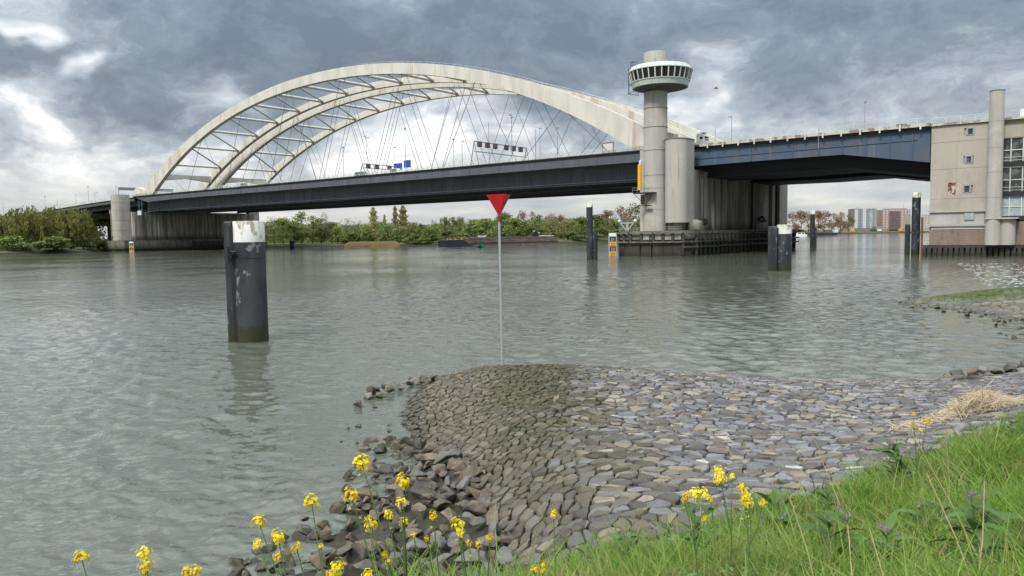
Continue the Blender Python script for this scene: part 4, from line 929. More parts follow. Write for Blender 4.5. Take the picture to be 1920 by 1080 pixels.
# ------------------------------------------------------------------ things on the deck
def lamp(s, t, h, kind, label, z0=DK):
    r = thing('street_lamp', label, 'street lamp', B(s, t, z0), 'lamp posts on the bridge'); Q = lambda: MB(B)
    Q().tube([(s, t, z0), (s, t, z0+h)], [.13, .07], 6).build('pole', 'grey', r)
    for sg in ((-1, 1) if kind == 'T' else (1,) if kind == 'L' else ()):
        a = Q().tube([(s, t, z0+h-.1), (s-sg*.8, t+sg*1.4, z0+h+.12)], .06, 5).build('arm', 'grey', r); Q().box(s-sg*1.3-.5, s-sg*1.3+.5, t+sg*2-.2, t+sg*2+.2, z0+h+.05, z0+h+.28).build('lantern', 'grey', a)
    if kind == 'M': Q().box(s-.25, s+.25, t-.3, t+.3, z0+h-.1, z0+h+.35).build('camera_head', 'grey', r)
LAMPS = [(687, 258, 15, 'T', 'double armed street lamp at left, above the small signal gantry'), (740, 277, 21, 'M', 'short lamp mast just left of the two blue signs'), (759, 242, 8, 'M', 'tall lamp mast rising right behind the blue signs'), (850, 262, 20, 'M', 'slim lamp mast left of the large signal gantry'), (866, 265, 25, 'L', 'street lamp with small box next to the large signal gantry'),
         (916, 229, 16, 'A', 'bare thin mast rising through the large signal gantry'), (959, 219, 13, 'T', 'double armed street lamp above the right half of the large gantry'), (1004, 242, 18, 'A', 'left of two close thin masts right of the large gantry'), (1012, 240, 30, 'L', 'right of two close masts right of the large gantry'), (1045, 239, 20, 'L', 'street lamp below the rusty part of the arch'), (1095, 252, 30, 'A', 'thin mast close to the right foot of the arch'),
         (643, 277, 4, 'M', 'lamp mast seen left of the double armed lamp'), (1372, 218, 28, 'L', 'street lamp on the bascule right of the white truck'), (1341, 238, 32, 'A', 'thin antenna mast directly right of the white truck'), (1622, 192, 28, 'M', 'lamp mast on the bascule near the bridge house')]
for x, y, t, k, lab in LAMPS:
    s, z = onT(x, y, t); lamp(s, t, max(5, z-DK), k, lab)
for x, y, t, k, lab in [(84, 369, 30, 'M', 'first of the lamp masts over the willows'), (107, 374, 33, 'A', 'thin lamp mast over the second willow'), (142, 366, 31, 'M', 'lamp mast above the right end of the willows'), (165, 350, 20, 'M', 'tall thin mast at the viaduct left of the column'), (177, 361, 30, 'L', 'curved street lamp on the viaduct beside the pier'), (217, 350, 16, 'M', 'camera mast directly above the rounded column of the far pier'), (5, 372, 40, 'A', 'faint thin mast at the left edge above the trees')]:
    s, z = onT(x, y, t); z0 = 28.0-((-291-s)**1.35)*.0056 if s < -291 else 28; lamp(s, t, max(5, z-z0), k, lab, z0)
def gantry(s, t0, t1, z1, z2, n, label, name='signal_gantry'):
    r = thing(name, label, 'signal gantry', B(s, t0, DK)); Q = lambda: MB(B)
    for z in (z1, z2): Q().bar((s, t0, z), (s, t1, z), .28).build('beam', 'galv', r)
    for t in (t0, t1):
        for ds in (-1.8, 1.8): Q().bar((s+ds, t, DK), (s, t, z2), .25).build('leg', 'galv', r)
    for i in range(n):
        t = t0+(t1-t0)*(i+.7+(.5 if i >= n/2 else 0))/(n+1); b = Q().box(s-.3, s+.3, t-.85, t+.85, z2-1.5, z2+.15).build('matrix_sign', 'hull_rust', r)
        Q().box(s-.42, s-.31, t-.95, t+.95, z2-1.6, z2+.25).build('backing', 'grey', b)
gantry(-62, 3.2, 31.0, 32.8, 36.0, 6, 'large signal gantry carrying six dark matrix signs over the road')
gantry(-117, 3.2, 20, 31.2, 32.6, 3, 'small low signal gantry with three dark signs left of the blue signs')
for x0, y0, x1, y1, lab in ((738, 307, 754, 318, 'lower left blue motorway sign on the bridge deck'), (757, 301, 770, 314, 'higher right blue motorway sign on the bridge deck')):
    s0, z1 = onT(x0, y0, 20); s1, z0 = onT(x1, y1, 20); r = thing('road_sign', lab, 'road sign', B((s0+s1)/2, 20, DK)); MB(B).box(s0, s1, 20, 20.12, z0, z1).build('panel', 'blue', r); MB(B).tube([((s0+s1)/2, 20.3, DK), ((s0+s1)/2, 20.3, z1)], .1, 6).build('post', 'galv', r)
def deck_board():
    s, z = onT(1140, 282, 2.5); r = thing('notice_board', 'white board in a rust red frame on the deck beside the tower', 'board', B(s, 2.5, DK)); Q = lambda: MB(B)
    Q().box(s-1.6, s+1.6, 2.5, 2.58, 28.9, 31.0).build('panel', 'offwhite', r)
    for a in ((s-1.75, s-1.6, 28.0, 31.15), (s+1.6, s+1.75, 28.0, 31.15), (s-1.597, s+1.597, 31.003, 31.15)): Q().box(a[0], a[1], 2.42, 2.66, a[2], a[3]).build('frame', 'rust', r)
deck_board()
def truck(s, t):
    r = thing('truck', 'white articulated truck driving onto the bascule beside the control tower', 'truck', B(s, t, DK)); Q = lambda: MB(B)
    cab = Q().side([(s+1.2, 28.7), (s+3.6, 28.7), (s+3.65, 30.0), (s+3.3, 31.5), (s+2.6, 32.0), (s+1.2, 32.0)], t, t+2.5).build('cab', 'white', r, bevel=.1)
    Q().box(s+3.5, s+3.72, t+.2, t+2.3, 30.15, 31.1).build('windscreen', 'glass', cab); Q().box(s+2.2, s+3.0, t-.03, t+.02, 30.2, 31.0).build('side_window', 'glass', cab)
    Q().box(s+2.2, s+3.3, t+.2, t+2.3, 32.0, 32.3).build('roof_deflector', 'white', cab)
    Q().box(s-10, s+3.4, t+.4, t+2.1, 28.55, 28.85).build('chassis', 'steel_dark', r)
    Q().box(s-11, s+.8, t, t+2.5, 28.9, 29.6).build('flatbed', 'offwhite', r)
    for ss in (s+2.6, s-.6, s-7.2, s-8.5):
        for tt in (t, t+2.2): wl = Q().tube([(ss, tt, 28.5), (ss, tt+.3, 28.5)], .5, 14).build('wheel', 'black', r, True); Q().tube([(ss, tt-.03, 28.5), (ss, tt+.02, 28.5)], .25, 10).build('rim', 'galv', wl)
truck(11.0, 8.5)
def car(s, t, m, label, h=1.45, L=4.4):
    r = thing('car', label, 'car', B(s, t, DK), 'cars on the bridge'); Q = lambda: MB(B)
    bd = Q().side([(s, 28.35), (s+L, 28.35), (s+L, 28.8), (s+L-.9, 28.95), (s+L-1.7, 28.0+h), (s+.9, 28.0+h), (s+.15, 29.0)], t, t+1.75).build('body', m, r, bevel=.06)
    Q().side([(s+.55, 29.0), (s+L-1.15, 29.0), (s+L-1.75, 28.0+h-.08), (s+1.0, 28.0+h-.08)], t-.02, t+1.77).build('windows', 'glass', bd)
    for ss in (s+.8, s+L-.85):
        for tt in (t-.02, t+1.55): Q().tube([(ss, tt, 28.33), (ss, tt+.22, 28.33)], .33, 12).build('wheel', 'black', r, True)
for s, t, m, lab, h, L in [(-107, 7, 'white', 'white van roof just above the railing by the blue signs', 2.3, 5.6), (-205, 7, 'rust', 'brown red vehicle near the left foot of the arch', 2.2, 5.0), (-228, 10, 'offwhite', 'pale van near the left foot of the arch', 2.4, 6), (60, 8, 'grey', 'grey car on the bascule near the bridge house', 1.5, 4.4), (-128, 8, 'offwhite', 'pale lorry box left of the small signal gantry', 2.5, 9)]: car(s, t, m, lab, h, L)
def left_sign_frame():
    s, z = onT(225, 352, 4); r = thing('sign_portal', 'flat grey portal beam crossing the road at the left foot of the arch', 'portal', B(s, 4, DK)); Q = lambda: MB(B)
    Q().box(s-.5, s+.5, 3, 33, 32.4, 33.9).build('beam', 'grey', r)
    for t in (3.2, 32.5): Q().tube([(s, t, 27.8), (s, t, 32.38)], .2, 6).build('leg', 'grey', r)
left_sign_frame()

# ------------------------------------------------------------------ barge, buoy, boats
def build_barge():
    a = onz(838, 462.5, 0); b = onz(1046, 457.3, 0); d = (b-a); L = d.length; d = d.normalized(); n = Vector((-d.y, d.x, 0))
    f = lambda u, v, z: tuple(a+d*u+n*v+Vector((0, 0, z)))
    r = thing('barge', 'long low rust brown barge with dark raked bow moored at the far bank', 'barge', tuple(a)); Q = lambda: MB(f)
    Q().side([(16, -1), (L, -1), (L, 3.6), (10, 3.2), (10.5, 2.9)], 0, 9).build('hull', 'hull_rust', r)
    Q().side([(0, -.5), (17, -.5), (9.8, 3.15), (9.0, 3.3), (0, 3.0)], -.15, 9.2).build('bow', 'hull', r)
    Q().box(13, L-1.5, .6, 8.4, 3.62, 4.4).build('coaming', 'hull_rust', r); Q().box(14, L-.05, -.12, -.02, 1.2, 1.6).build('rubbing_strake', 'hull', r)
    for u in (.6, 2.2, 5.4, 9.2): Q().tube([(u, .5, 3.0), (u, .5, 4.4)], .35, 8).build('bollard', 'yellow', r)
    Q().box(0, 9.5, .0, 9, 3.32, 3.45).build('fore_deck', 'grey', r)
    rl = Q(); 
    for u in range(0, 13, 3): rl.bar((u, .2, 3.3), (u, .2, 4.4), .08)
    rl.bar((0, .2, 4.4), (12, .2, 4.4), .08); rl.build('railing', 'grey', r)
    h = Q().side([(L*.80, 4.4), (L*.84, 4.4), (L*.835, 7.0), (L*.815, 7.6), (L*.80, 6.0)], 3, 5).build('deck_crane', 'steel_dark', r); Q().bar((L*.80, 3.5, 7.4), (L*.86, 3.5, 6.2), .5).build('crane_jib', 'offwhite', h)
    Q().box(L*.86, L*.97, 1, 8, 4.42, 4.9).build('hatch_cover', 'offwhite', r)
    # small white dinghy lying on the hatch
    w_ = thing('dinghy', 'small white dinghy lying on top of the barge', 'dinghy', f(22, 3, 4.4)); Q().side([(20.5, 4.45), (24.5, 4.45), (25.6, 5.4), (20, 5.2)], 2.5, 4).build('hull', 'white', w_); Q().box(21.2, 24, 2.4, 4.1, 5.25, 5.42).build('rim', 'offwhite', w_)
build_barge()
def build_buoy():
    p = onz(901, 464, 0); x, y = p.x, p.y; r = thing('channel_buoy', 'green conical channel buoy floating before the barge bow', 'buoy', (x, y, 0))
    MB().lathe(x, y, [(1.2, -.5), (1.35, .3), (1.25, .9), (.5, 1.1)], 16).build('float', 'green', r, True); MB().lathe(x, y, [(.75, 1.1), (.15, 3.2)], 12).build('cone', 'green', r, True); MB().lathe(x, y, [(.28, 3.25), (.28, 3.9)], 10).build('lantern', 'green', r, True)
build_buoy()
def boat(px, py, L, label):
    p = onz(px, py, 0); x, y = p.x, p.y; r = thing('motor_boat', label, 'boat', (x, y, 0))
    MB().side([(x-L/2, .3), (x-L/2+.6, -.4), (x+L/2-1.2, -.4), (x+L/2, 1.5), (x-L/2, 1.2)], y, y+2.6).build('hull', 'white', r)
    MB().side([(x-L*.32, 1.3), (x+L*.25, 1.3), (x+L*.12, 3.2), (x-L*.25, 3.2)], y+.3, y+2.3).build('cabin', 'pure_white', r); MB().box(x-L*.24, x+L*.1, y+.22, y+.29, 2.1, 2.8).build('window', 'glass', r)
boat(1500, 443.4, 8, 'small white cabin boat lying before the brown wood, left one'); boat(1507, 443.0, 7, 'small white cabin boat lying before the brown wood, right one'); boat(1546, 440.8, 12, 'white boat moored just right of the thin dark pile')
def far_barge():
    p = onz(1520, 441.8, 0); x, y = p.x, p.y; r = thing('barge', 'low dark barge moored at the far shore behind the thin pile', 'barge', (x, y, 0))
    MB().side([(x-14, 1.8), (x-11, -.5), (x+24, -.5), (x+28, 2.2), (x+28, 2.6), (x-14, 2.6)], y, y+6).build('hull', 'hull', r); MB().box(x-4, x+22, y+1, y+5, 2.62, 3.8).build('cargo_hold', 'hull_rust', r); MB().box(x+23, x+27, y+1, y+5, 2.62, 5.4).build('wheelhouse', 'offwhite', r)
far_barge()

# ------------------------------------------------------------------ far buildings
def flats(x0, x1, yt, Y, wallm, label, bays, floors, glassm, dep=18, name='apartment_block', cols=None):
    a = ony(x0, 430, Y); b = ony(x1, 430, Y); zt = ony((x0+x1)/2, yt, Y).z; z0 = 1.8; wd = b.x-a.x
    r = thing(name, label, 'building', (a.x+wd/2, Y, z0)); MB().box(a.x, b.x, Y, Y+dep, z0, zt).build('wall', wallm, r)
    fh = (zt-z0-3)/floors
    for i in range(bays):
        u0 = a.x+wd*(i+.18)/bays; u1 = a.x+wd*(i+.82)/bays
        for k in range(floors): MB().box(u0, u1, Y-.25, Y-.02, z0+3+k*fh+fh*.25, z0+3+k*fh+fh*.85).build('window', glassm, r)
    return r, a, b, zt, z0
r, a, b, zt, z0 = flats(1601, 1641, 391, 1000, 'tower_dark', 'dark apartment tower with vertical white bays on the far shore', 7, 14, 'glass_pale')
wd = b.x-a.x
for u, wf, dz, m in ((.02, .14, -1.5, 'tower_pale'), (.40, .16, .5, 'tower_pale'), (.70, .16, -2.5, 'glass_pale'), (.93, .12, -1, 'grey')): MB().box(a.x+wd*u, a.x+wd*(u+wf), 999.2, 999.7, z0+4, zt+dz).build('white_bay', m, r)
MB().box(a.x+wd*.3, a.x+wd*.95, 1002, 1014, zt, zt+2.2).build('roof_storey', 'tower_pale', r); MB().box(a.x-2, b.x+6, 996, 999, z0, z0+5).build('podium', 'tower_dark', r)
r, a, b, zt, z0 = flats(1654, 1706, 393, 1010, 'tower_brick', 'broad red brick apartment block on the far shore', 9, 12, 'tower_pale'); wd = b.x-a.x
MB().box(a.x+wd*.25, a.x+wd*.62, 1008.6, 1009.7, z0+2, zt-2).build('centre_bay', 'flat_bay' if 'flat_bay' in M else 'hull_rust', r); MB().box(a.x+wd*.2, a.x+wd*.9, 1012, 1024, zt, zt+1.6).build('roof_storey', 'tower_brick', r); MB().tube([(a.x+wd*.82, 1015, zt), (a.x+wd*.82, 1015, zt+7)], .3, 5).build('mast', 'grey', r)
flats(1642, 1656, 424, 990, 'tower_dark', 'low dark building between the tower and the brick block', 4, 2, 'glass_pale', 10, 'low_building')
flats(1706, 1752, 402, 960, 'concrete_warm', 'pale beige block half hidden behind the tall pile and bridge house', 8, 9, 'tower_pale', 16)
flats(1585, 1602, 424, 985, 'tower_brick', 'low brick house at the foot of the dark tower', 4, 2, 'tower_pale', 10, 'low_building')
for px, m, lab in ((1600, 'yellow', 'yellow van parked on the far quay below the tower'), (1650, 'white', 'white van parked on the far quay between the blocks'), (1690, 'yellow', 'yellow van parked on the far quay below the brick block')):
    p = ony(px, 434, 945); r = thing('parked_van', lab, 'van', (p.x, 945, 2)); MB().box(p.x-3, p.x+3, 945, 947, 2.5, 4.8).build('body', m, r, bevel=.2); MB().box(p.x+1.4, p.x+2.8, 944.9, 944.98, 3.6, 4.5).build('window', 'glass', r)
    for dx in (-1.9, 1.9): MB().tube([(p.x+dx, 944.8, 2.4), (p.x+dx, 945.2, 2.4)], .45, 10).build('wheel', 'black', r)

# ================================================================== VEGETATION
def leaf_quads(C, size, rs, flat=0.0, aspect=1.5, droop=False):
    """C: (N,3) centres -> small randomly turned leaf faces"""
    n = len(C); a = rs.normal(size=(n, 3)); 
    if droop: a = a*np.array([.25, .25, 1.0])
    a /= np.linalg.norm(a, axis=1, keepdims=True); b = rs.normal(size=(n, 3)); b -= (b*a).sum(1, keepdims=True)*a; b /= np.linalg.norm(b, axis=1, keepdims=True)
    s = (size*rs.uniform(.6, 1.25, (n, 1))); a = a*s*aspect/2; b = b*s/2
    V = np.stack([C-a, C-b*.9+a*.1, C+a, C+b*.9+a*.1], 1).reshape(-1, 3); F = np.arange(4*n).reshape(-1, 4); return V, F
def branch(mb, p0, p1, r0, r1, rs, n=4, wob=.06):
    p0, p1 = Vector(p0), Vector(p1); L = (p1-p0).length
    pts = [p0.lerp(p1, i/n)+(Vector((rs.uniform(-1, 1), rs.uniform(-1, 1), rs.uniform(-.4, .4)))*L*wob if 0 < i < n else Vector((0, 0, 0))) for i in range(n+1)]
    mb.tube(pts, [r0+(r1-r0)*i/n for i in range(n+1)], 5, False)
def tree_mesh(kind, seed, leaf):
    """a tree 15 m tall at its own origin: (wood mesh, crown mesh)"""
    rs = random.Random(seed); nr = np.random.default_rng(seed); mb = MB(); C = []; H = 15.0
    if kind in ('broad', 'sparse', 'dark'):
        nb = 15; blobs = []
        branch(mb, (0, 0, -.5), (rs.uniform(-.4, .4), rs.uniform(-.4, .4), H*.62), .30, .12, rs)
        for i in range(nb):
            a = rs.uniform(0, 2*pi); zz = rs.uniform(.26, .90); rad = (1-abs(zz-.5)*1.25)*H*.30*rs.uniform(.45, 1.05); blobs.append((cos(a)*rad, sin(a)*rad, H*zz, H*rs.uniform(.075, .14)))
        blobs.append((0, 0, H*.86, H*.12))
        for x, y, z, r in blobs:
            z0 = max(1.5, z-rs.uniform(2.5, 5)); branch(mb, (x*.1, y*.1, z0), (x, y, z), .11, .03, rs)
            for k in range(3): q = Vector((rs.uniform(-1, 1), rs.uniform(-1, 1), rs.uniform(-.3, 1.2)))*r; branch(mb, (x, y, z), (x+q.x, y+q.y, z+q.z), .035, .012, rs, 2)
            n = int((120 if kind == 'broad' else 65 if kind == 'sparse' else 150)*(r/(H*.11))**2); d = nr.normal(size=(n, 3)); d /= np.linalg.norm(d, axis=1, keepdims=True); d *= r*(nr.uniform(0, 1, (n, 1))**.4)*np.array([1.1, 1.1, .9]); C.append(d+np.array([x, y, z]))
        n = 260; d = nr.uniform(-1, 1, (n, 3))*np.array([H*.26, H*.26, H*.33])+np.array([0, 0, H*.5]); C.append(d)
        size, asp, dr = .50, 1.4, False
    elif kind == 'poplar':
        branch(mb, (0, 0, -.5), (0, 0, H*.97), .28, .03, rs, 6, .01)
        for i in range(26): zz = rs.uniform(.1, .85); a = rs.uniform(0, 2*pi); r = H*.11*(1-max(0, zz-.4)*.9); branch(mb, (0, 0, H*zz), (cos(a)*r, sin(a)*r, H*min(.98, zz+.16)), .06, .015, rs, 3, .03)
        n = 1700; zz = nr.uniform(.12, 1.0, n); r = H*.115*np.sqrt(np.clip(1-((zz-.45)/.57)**2, .02, 1))*nr.uniform(0, 1, n)**.5*(.8+.3*np.sin(zz*40+seed)); a = nr.uniform(0, 2*pi, n); C.append(np.stack([r*np.cos(a), r*np.sin(a), zz*H], 1)); size, asp, dr = .42, 1.6, True
    elif kind == 'willow':
        branch(mb, (0, 0, -.5), (0, 0, H*.5), .42, .25, rs)
        for i in range(56):
            a = rs.uniform(0, 2*pi); R0 = H*.42*rs.uniform(.15, 1.0)**.6; zt = H*(.97-.42*(R0/(H*.42))**2)*rs.uniform(.88, 1.03); x, y = cos(a)*R0, sin(a)*R0
            if i % 3 == 0: branch(mb, (x*.05, y*.05, H*.42), (x*.8, y*.8, zt*.97), .13, .03, rs)
            m = 75; t = nr.uniform(0, 1, m); L = H*rs.uniform(.25, .6); j = nr.normal(size=(m, 3))*np.array([.42, .42, .3]); out = np.stack([x*(1+.12*t), y*(1+.12*t), np.maximum(zt-t*L, .6)], 1); C.append(out+j)
        size, asp, dr = .40, 2.2, True
    elif kind == 'bush':
        for i in range(9):
            a = rs.uniform(0, 2*pi); R0 = rs.uniform(0, H*.42); x, y = cos(a)*R0, sin(a)*R0; z = H*rs.uniform(.25, .8)*(1-.35*R0/(H*.42)); r = H*rs.uniform(.16, .24); branch(mb, (x*.2, y*.2, -.3), (x, y, z), .12, .03, rs)
            n = 230; d = nr.normal(size=(n, 3)); d /= np.linalg.norm(d, axis=1, keepdims=True); d *= r*(nr.uniform(0, 1, (n, 1))**.35); q = d+np.array([x, y, z]); q[:, 2] = np.abs(q[:, 2]); C.append(q)
        size, asp, dr = .95, 1.4, False
    elif kind == 'bare':
        branch(mb, (0, 0, -.5), (0, 0, H*.75), .25, .06, rs)
        for i in range(22):
            zz = rs.uniform(.3, .8); a = rs.uniform(0, 2*pi); r = H*.2*rs.uniform(.4, 1); e = (cos(a)*r, sin(a)*r, H*min(1, zz+rs.uniform(.1, .28))); branch(mb, (0, 0, H*zz), e, .08, .02, rs)
            for k in range(5): branch(mb, e, (e[0]+rs.uniform(-1.2, 1.2), e[1]+rs.uniform(-1.2, 1.2), e[2]+rs.uniform(-.2, 1.6)), .02, .008, rs, 2)
            C.append(nr.normal(size=(26, 3))*.8+np.array(e))
        size, asp, dr = .22, 3.5, False
    wood = bpy.data.meshes.new('trunk'); wood.from_pydata(mb.v, [], mb.F); wood.materials.append(M['bark'])
    V, F = leaf_quads(np.concatenate(C), size, nr, aspect=asp, droop=dr); V[:, 2] = np.maximum(V[:, 2], .05)
    return wood, np_mesh('crown', V, F, M[leaf])
TREES = {}
for key, kind, leaf, seeds in [('green', 'broad', 'leaf_green', 3), ('fresh', 'broad', 'leaf_fresh', 3), ('dark', 'dark', 'leaf_dark', 2), ('olive', 'sparse', 'leaf_olive', 3), ('brown', 'sparse', 'leaf_brown', 3), ('poplar', 'poplar', 'leaf_poplar', 2), ('willow', 'willow', 'leaf_willow', 4), ('bush', 'bush', 'leaf_fresh', 2), ('bush_dark', 'bush', 'leaf_green', 2), ('bare', 'bare', 'twig_grey', 2)]:
    TREES[key] = [tree_mesh(kind, 10*i+len(key)*7, leaf) for i in range(seeds)]
def bank_y(px):
    d = ray(px, 440); k = d.x/d.y
    for (x0, y0), (x1, y1) in zip(BANK, BANK[1:]):
        a, b = x0-k*y0, x1-k*y1
        if a <= 0 <= b or b <= 0 <= a:
            t = a/(a-b); return y0+(y1-y0)*t
    return 600
TR = random.Random(77)
def tree(px, ytop, wpx, key, off, label, group=None):
    Y = bank_y(px)+off; zt = ony(px, ytop, Y).z; h = zt-1.4; x = ony(px, 450, Y).x; wood, crown = TR.choice(TREES[key])
    nominal = {'poplar': 3.4, 'willow': 13.0, 'bush': 14.0, 'bush_dark': 14.0}.get(key, 9.5)
    sxy = (wpx*Y/1400)/nominal; names = {'willow': 'willow_tree', 'poplar': 'poplar_tree', 'bush': 'shrub', 'bush_dark': 'shrub'}
    r = thing(names.get(key, 'tree'), label, 'shrub' if key.startswith('bush') else 'tree', (x, Y, 1.4), group); r.rotation_euler = (0, 0, TR.uniform(0, 6.28)); r.scale = (sxy, sxy, h/15*1.03)
    for nm, me in (('trunk', wood), ('crown', crown)): o = link(bpy.data.objects.new(nm, me)); o.parent = r
FT = [  # px, top y, width px, kind, metres behind the shore, label
 (12, 398, 50, 'willow', 14, 'willow at the left edge of the picture, lower than its neighbours'), (38, 383, 60, 'willow', 22, 'leftmost tall rounded willow on the far bank'), (70, 380, 56, 'willow', 16, 'second tall willow from the left edge'), (102, 381, 58, 'willow', 20, 'third tall willow, in the middle of the willow row'), (132, 383, 56, 'willow', 14, 'fourth tall willow, before the dark viaduct'), (156, 388, 44, 'willow', 10, 'rightmost willow of the row, touching the viaduct'),
 (30, 436, 70, 'bush_dark', 5, 'low shrub under the leftmost willows'), (95, 440, 80, 'bush_dark', 4, 'low shrub under the middle willows'), (160, 440, 50, 'bush_dark', 5, 'low shrub under the rightmost willow'), (185, 432, 30, 'olive', 8, 'thin olive tree in front of the viaduct columns'), (200, 446, 40, 'bush_dark', 3, 'small shrub at the shore beside the far pier'),
 (498, 418, 34, 'olive', 12, 'thin olive tree beside the right end of the far pier'), (515, 411, 34, 'bare', 16, 'bare tree just right of the far pier'), (530, 408, 44, 'green', 18, 'green tree above the small shore post'), (550, 416, 42, 'fresh', 8, 'lower fresh green tree behind the shore post'), (567, 396, 46, 'green', 20, 'tall green tree, highest of the clump right of the far pier'), (585, 402, 34, 'olive', 12, 'olive tree with dark trunk at the right side of the tall green tree'), (603, 408, 40, 'green', 16, 'green tree right of the dark trunked olive tree'), (622, 415, 36, 'olive', 20, 'olive tree left of the bare thin tree'), (612, 402, 20, 'bare', 10, 'bare thin tree over the green clump'), (634, 424, 34, 'fresh', 14, 'low fresh green tree left of the reed bed'),
 (650, 412, 34, 'bare', 30, 'round bare tree between the green clump and the poplars'), (668, 418, 28, 'bare', 34, 'small bare tree left of the poplars'), (660, 432, 44, 'bush', 12, 'bright shrub behind the left end of the reeds'), (690, 428, 46, 'bush', 18, 'bright shrub behind the middle of the reeds'), (690, 422, 24, 'olive', 36, 'small olive tree at the foot of the first poplar'),
 (701, 391, 21, 'poplar', 50, 'broad poplar standing alone, left of the poplar group'), (722, 404, 9, 'poplar', 54, 'short slim poplar between the larger poplars'), (742, 389, 14, 'poplar', 52, 'tall slim poplar, left one of the pair'), (757, 388, 22, 'poplar', 52, 'broad tall poplar, right one of the pair'), (728, 420, 40, 'green', 40, 'green tree at the foot of the poplar pair'), (752, 424, 38, 'fresh', 34, 'fresh green tree in front of the broad poplar'), (722, 434, 40, 'bush', 14, 'shrub behind the right part of the reeds'), (750, 438, 40, 'bush_dark', 12, 'dark shrub behind the right end of the reeds'), (772, 416, 26, 'olive', 36, 'olive tree right of the poplar pair'), (778, 438, 42, 'bush', 6, 'rounded bright shrub right of the reeds'),
 (790, 419, 16, 'dark', 34, 'small dark round tree right of the poplars'), (806, 424, 34, 'green', 22, 'green tree behind the shrub left of the barge'), (815, 414, 18, 'bare', 44, 'bare thin tree left of the barge bow'), (812, 438, 40, 'bush_dark', 6, 'dark shrub left of the barge bow'), (834, 406, 24, 'olive', 30, 'left of the three feathery trees over the barge bow'), (849, 406, 20, 'olive', 30, 'middle of the three feathery trees over the barge bow'), (864, 406, 26, 'olive', 30, 'right of the three feathery trees over the barge bow'), (840, 432, 38, 'dark', 14, 'dark tree directly behind the barge bow'), (868, 432, 36, 'bush_dark', 10, 'dark shrub behind the fore part of the barge'), (884, 418, 30, 'dark', 28, 'dark tree left of the large round tree at the beacon'),
 (914, 410, 52, 'fresh', 22, 'large round fresh green tree directly left of the red beacon'), (899, 428, 34, 'green', 10, 'lower green tree behind the green buoy'), (945, 399, 40, 'green', 30, 'tall green tree directly behind the beacon pole'), (948, 397, 26, 'brown', 70, 'brown tree top peeping above the beacon tip'), (962, 408, 44, 'fresh', 18, 'fresh green tree right of the beacon pole'), (978, 393, 26, 'brown', 80, 'tall brown tree, left one of the brown pair'), (997, 394, 22, 'brown', 82, 'tall brown tree, right one of the brown pair'), (985, 412, 40, 'green', 16, 'green tree below the brown pair'), (1012, 401, 30, 'fresh', 40, 'pale green tree right of the brown pair'), (1006, 420, 40, 'green', 12, 'low green tree behind the barge crane'), (1035, 399, 34, 'brown', 78, 'pale brown tree above the stern of the barge'), (1035, 409, 46, 'olive', 20, 'broad olive tree behind the stern of the barge'), (1052, 402, 24, 'brown', 70, 'brown tree left of the tall slim pile'), (1066, 408, 44, 'olive', 18, 'olive tree between barge and tall slim pile'), (1088, 406, 42, 'green', 22, 'green tree directly left of the tall slim pile'), (1078, 432, 50, 'bush_dark', 8, 'shrub at the shore left of the tall slim pile'),
 (1118, 402, 44, 'green', 24, 'green tree directly right of the tall slim pile'), (1115, 434, 44, 'bush_dark', 8, 'shrub at the shore behind the tall slim pile'), (1140, 393, 34, 'brown', 40, 'red brown tree above the level gauge'), (1165, 384, 44, 'brown', 34, 'tall orange brown tree left of the control tower'), (1188, 380, 44, 'olive', 30, 'tallest olive tree touching the control tower'), (1150, 412, 46, 'green', 14, 'green tree behind the lamp bracket'), (1180, 410, 46, 'olive', 12, 'olive tree behind the foot of the control tower'), (1210, 388, 40, 'brown', 30, 'brown tree mostly hidden behind the control tower'),
 (1486, 396, 26, 'brown', 20, 'brown tree at the edge of the ribbed pier'), (1500, 394, 28, 'brown', 30, 'second brown tree right of the ribbed pier'), (1514, 395, 28, 'brown', 22, 'brown tree left of the thin dark pile'), (1532, 394, 28, 'brown', 34, 'brown tree right behind the thin dark pile'), (1546, 394, 28, 'brown', 24, 'brown tree above the moored white boat'), (1562, 398, 28, 'brown', 30, 'slightly lower brown tree in the middle of the brown wood'), (1576, 396, 26, 'brown', 22, 'brown tree second from the open end of the brown wood'), (1590, 399, 24, 'olive', 26, 'last tree of the brown wood, beside the tower block'), (1500, 428, 34, 'bush_dark', 8, 'green shrub at the shore behind the small cabin boats'), (1560, 430, 40, 'bush_dark', 10, 'shrub at the foot of the brown wood'), (1640, 428, 20, 'bush_dark', 60, 'shrub between the far buildings')]
for t in FT: tree(*t)
def far_wood():     # the wood goes on behind the first trees as one mass
    C = []
    for px in np.arange(-60, 1215, 5.0):
        if 180 < px < 490: continue
        Y = bank_y(px)+60+rng.uniform(0, 50); top = 421+rng.uniform(-5, 6)-(8 if px > 880 else 0)-(14 if px < 180 else 0); p = ony(px, 450, Y); h = ony(px, top, Y).z-1.5
        n = 420; q = rng.normal(size=(n, 3))*np.array([3.4, 5, 1]); q[:, 2] = rng.uniform(0, 1, n)**.8*h; q[:, 0] *= 1.1-q[:, 2]/h*.6; C.append(q+np.array([p.x, Y, 1.5]))
    V, F = leaf_quads(np.concatenate(C), .95, rng)
    o = mesh_obj('woodland', np_mesh('woodland', V, F, M['leaf_green'])); tag(o, 'dim mass of woodland behind the first row of far trees', 'woodland', None, 'stuff')
far_wood()
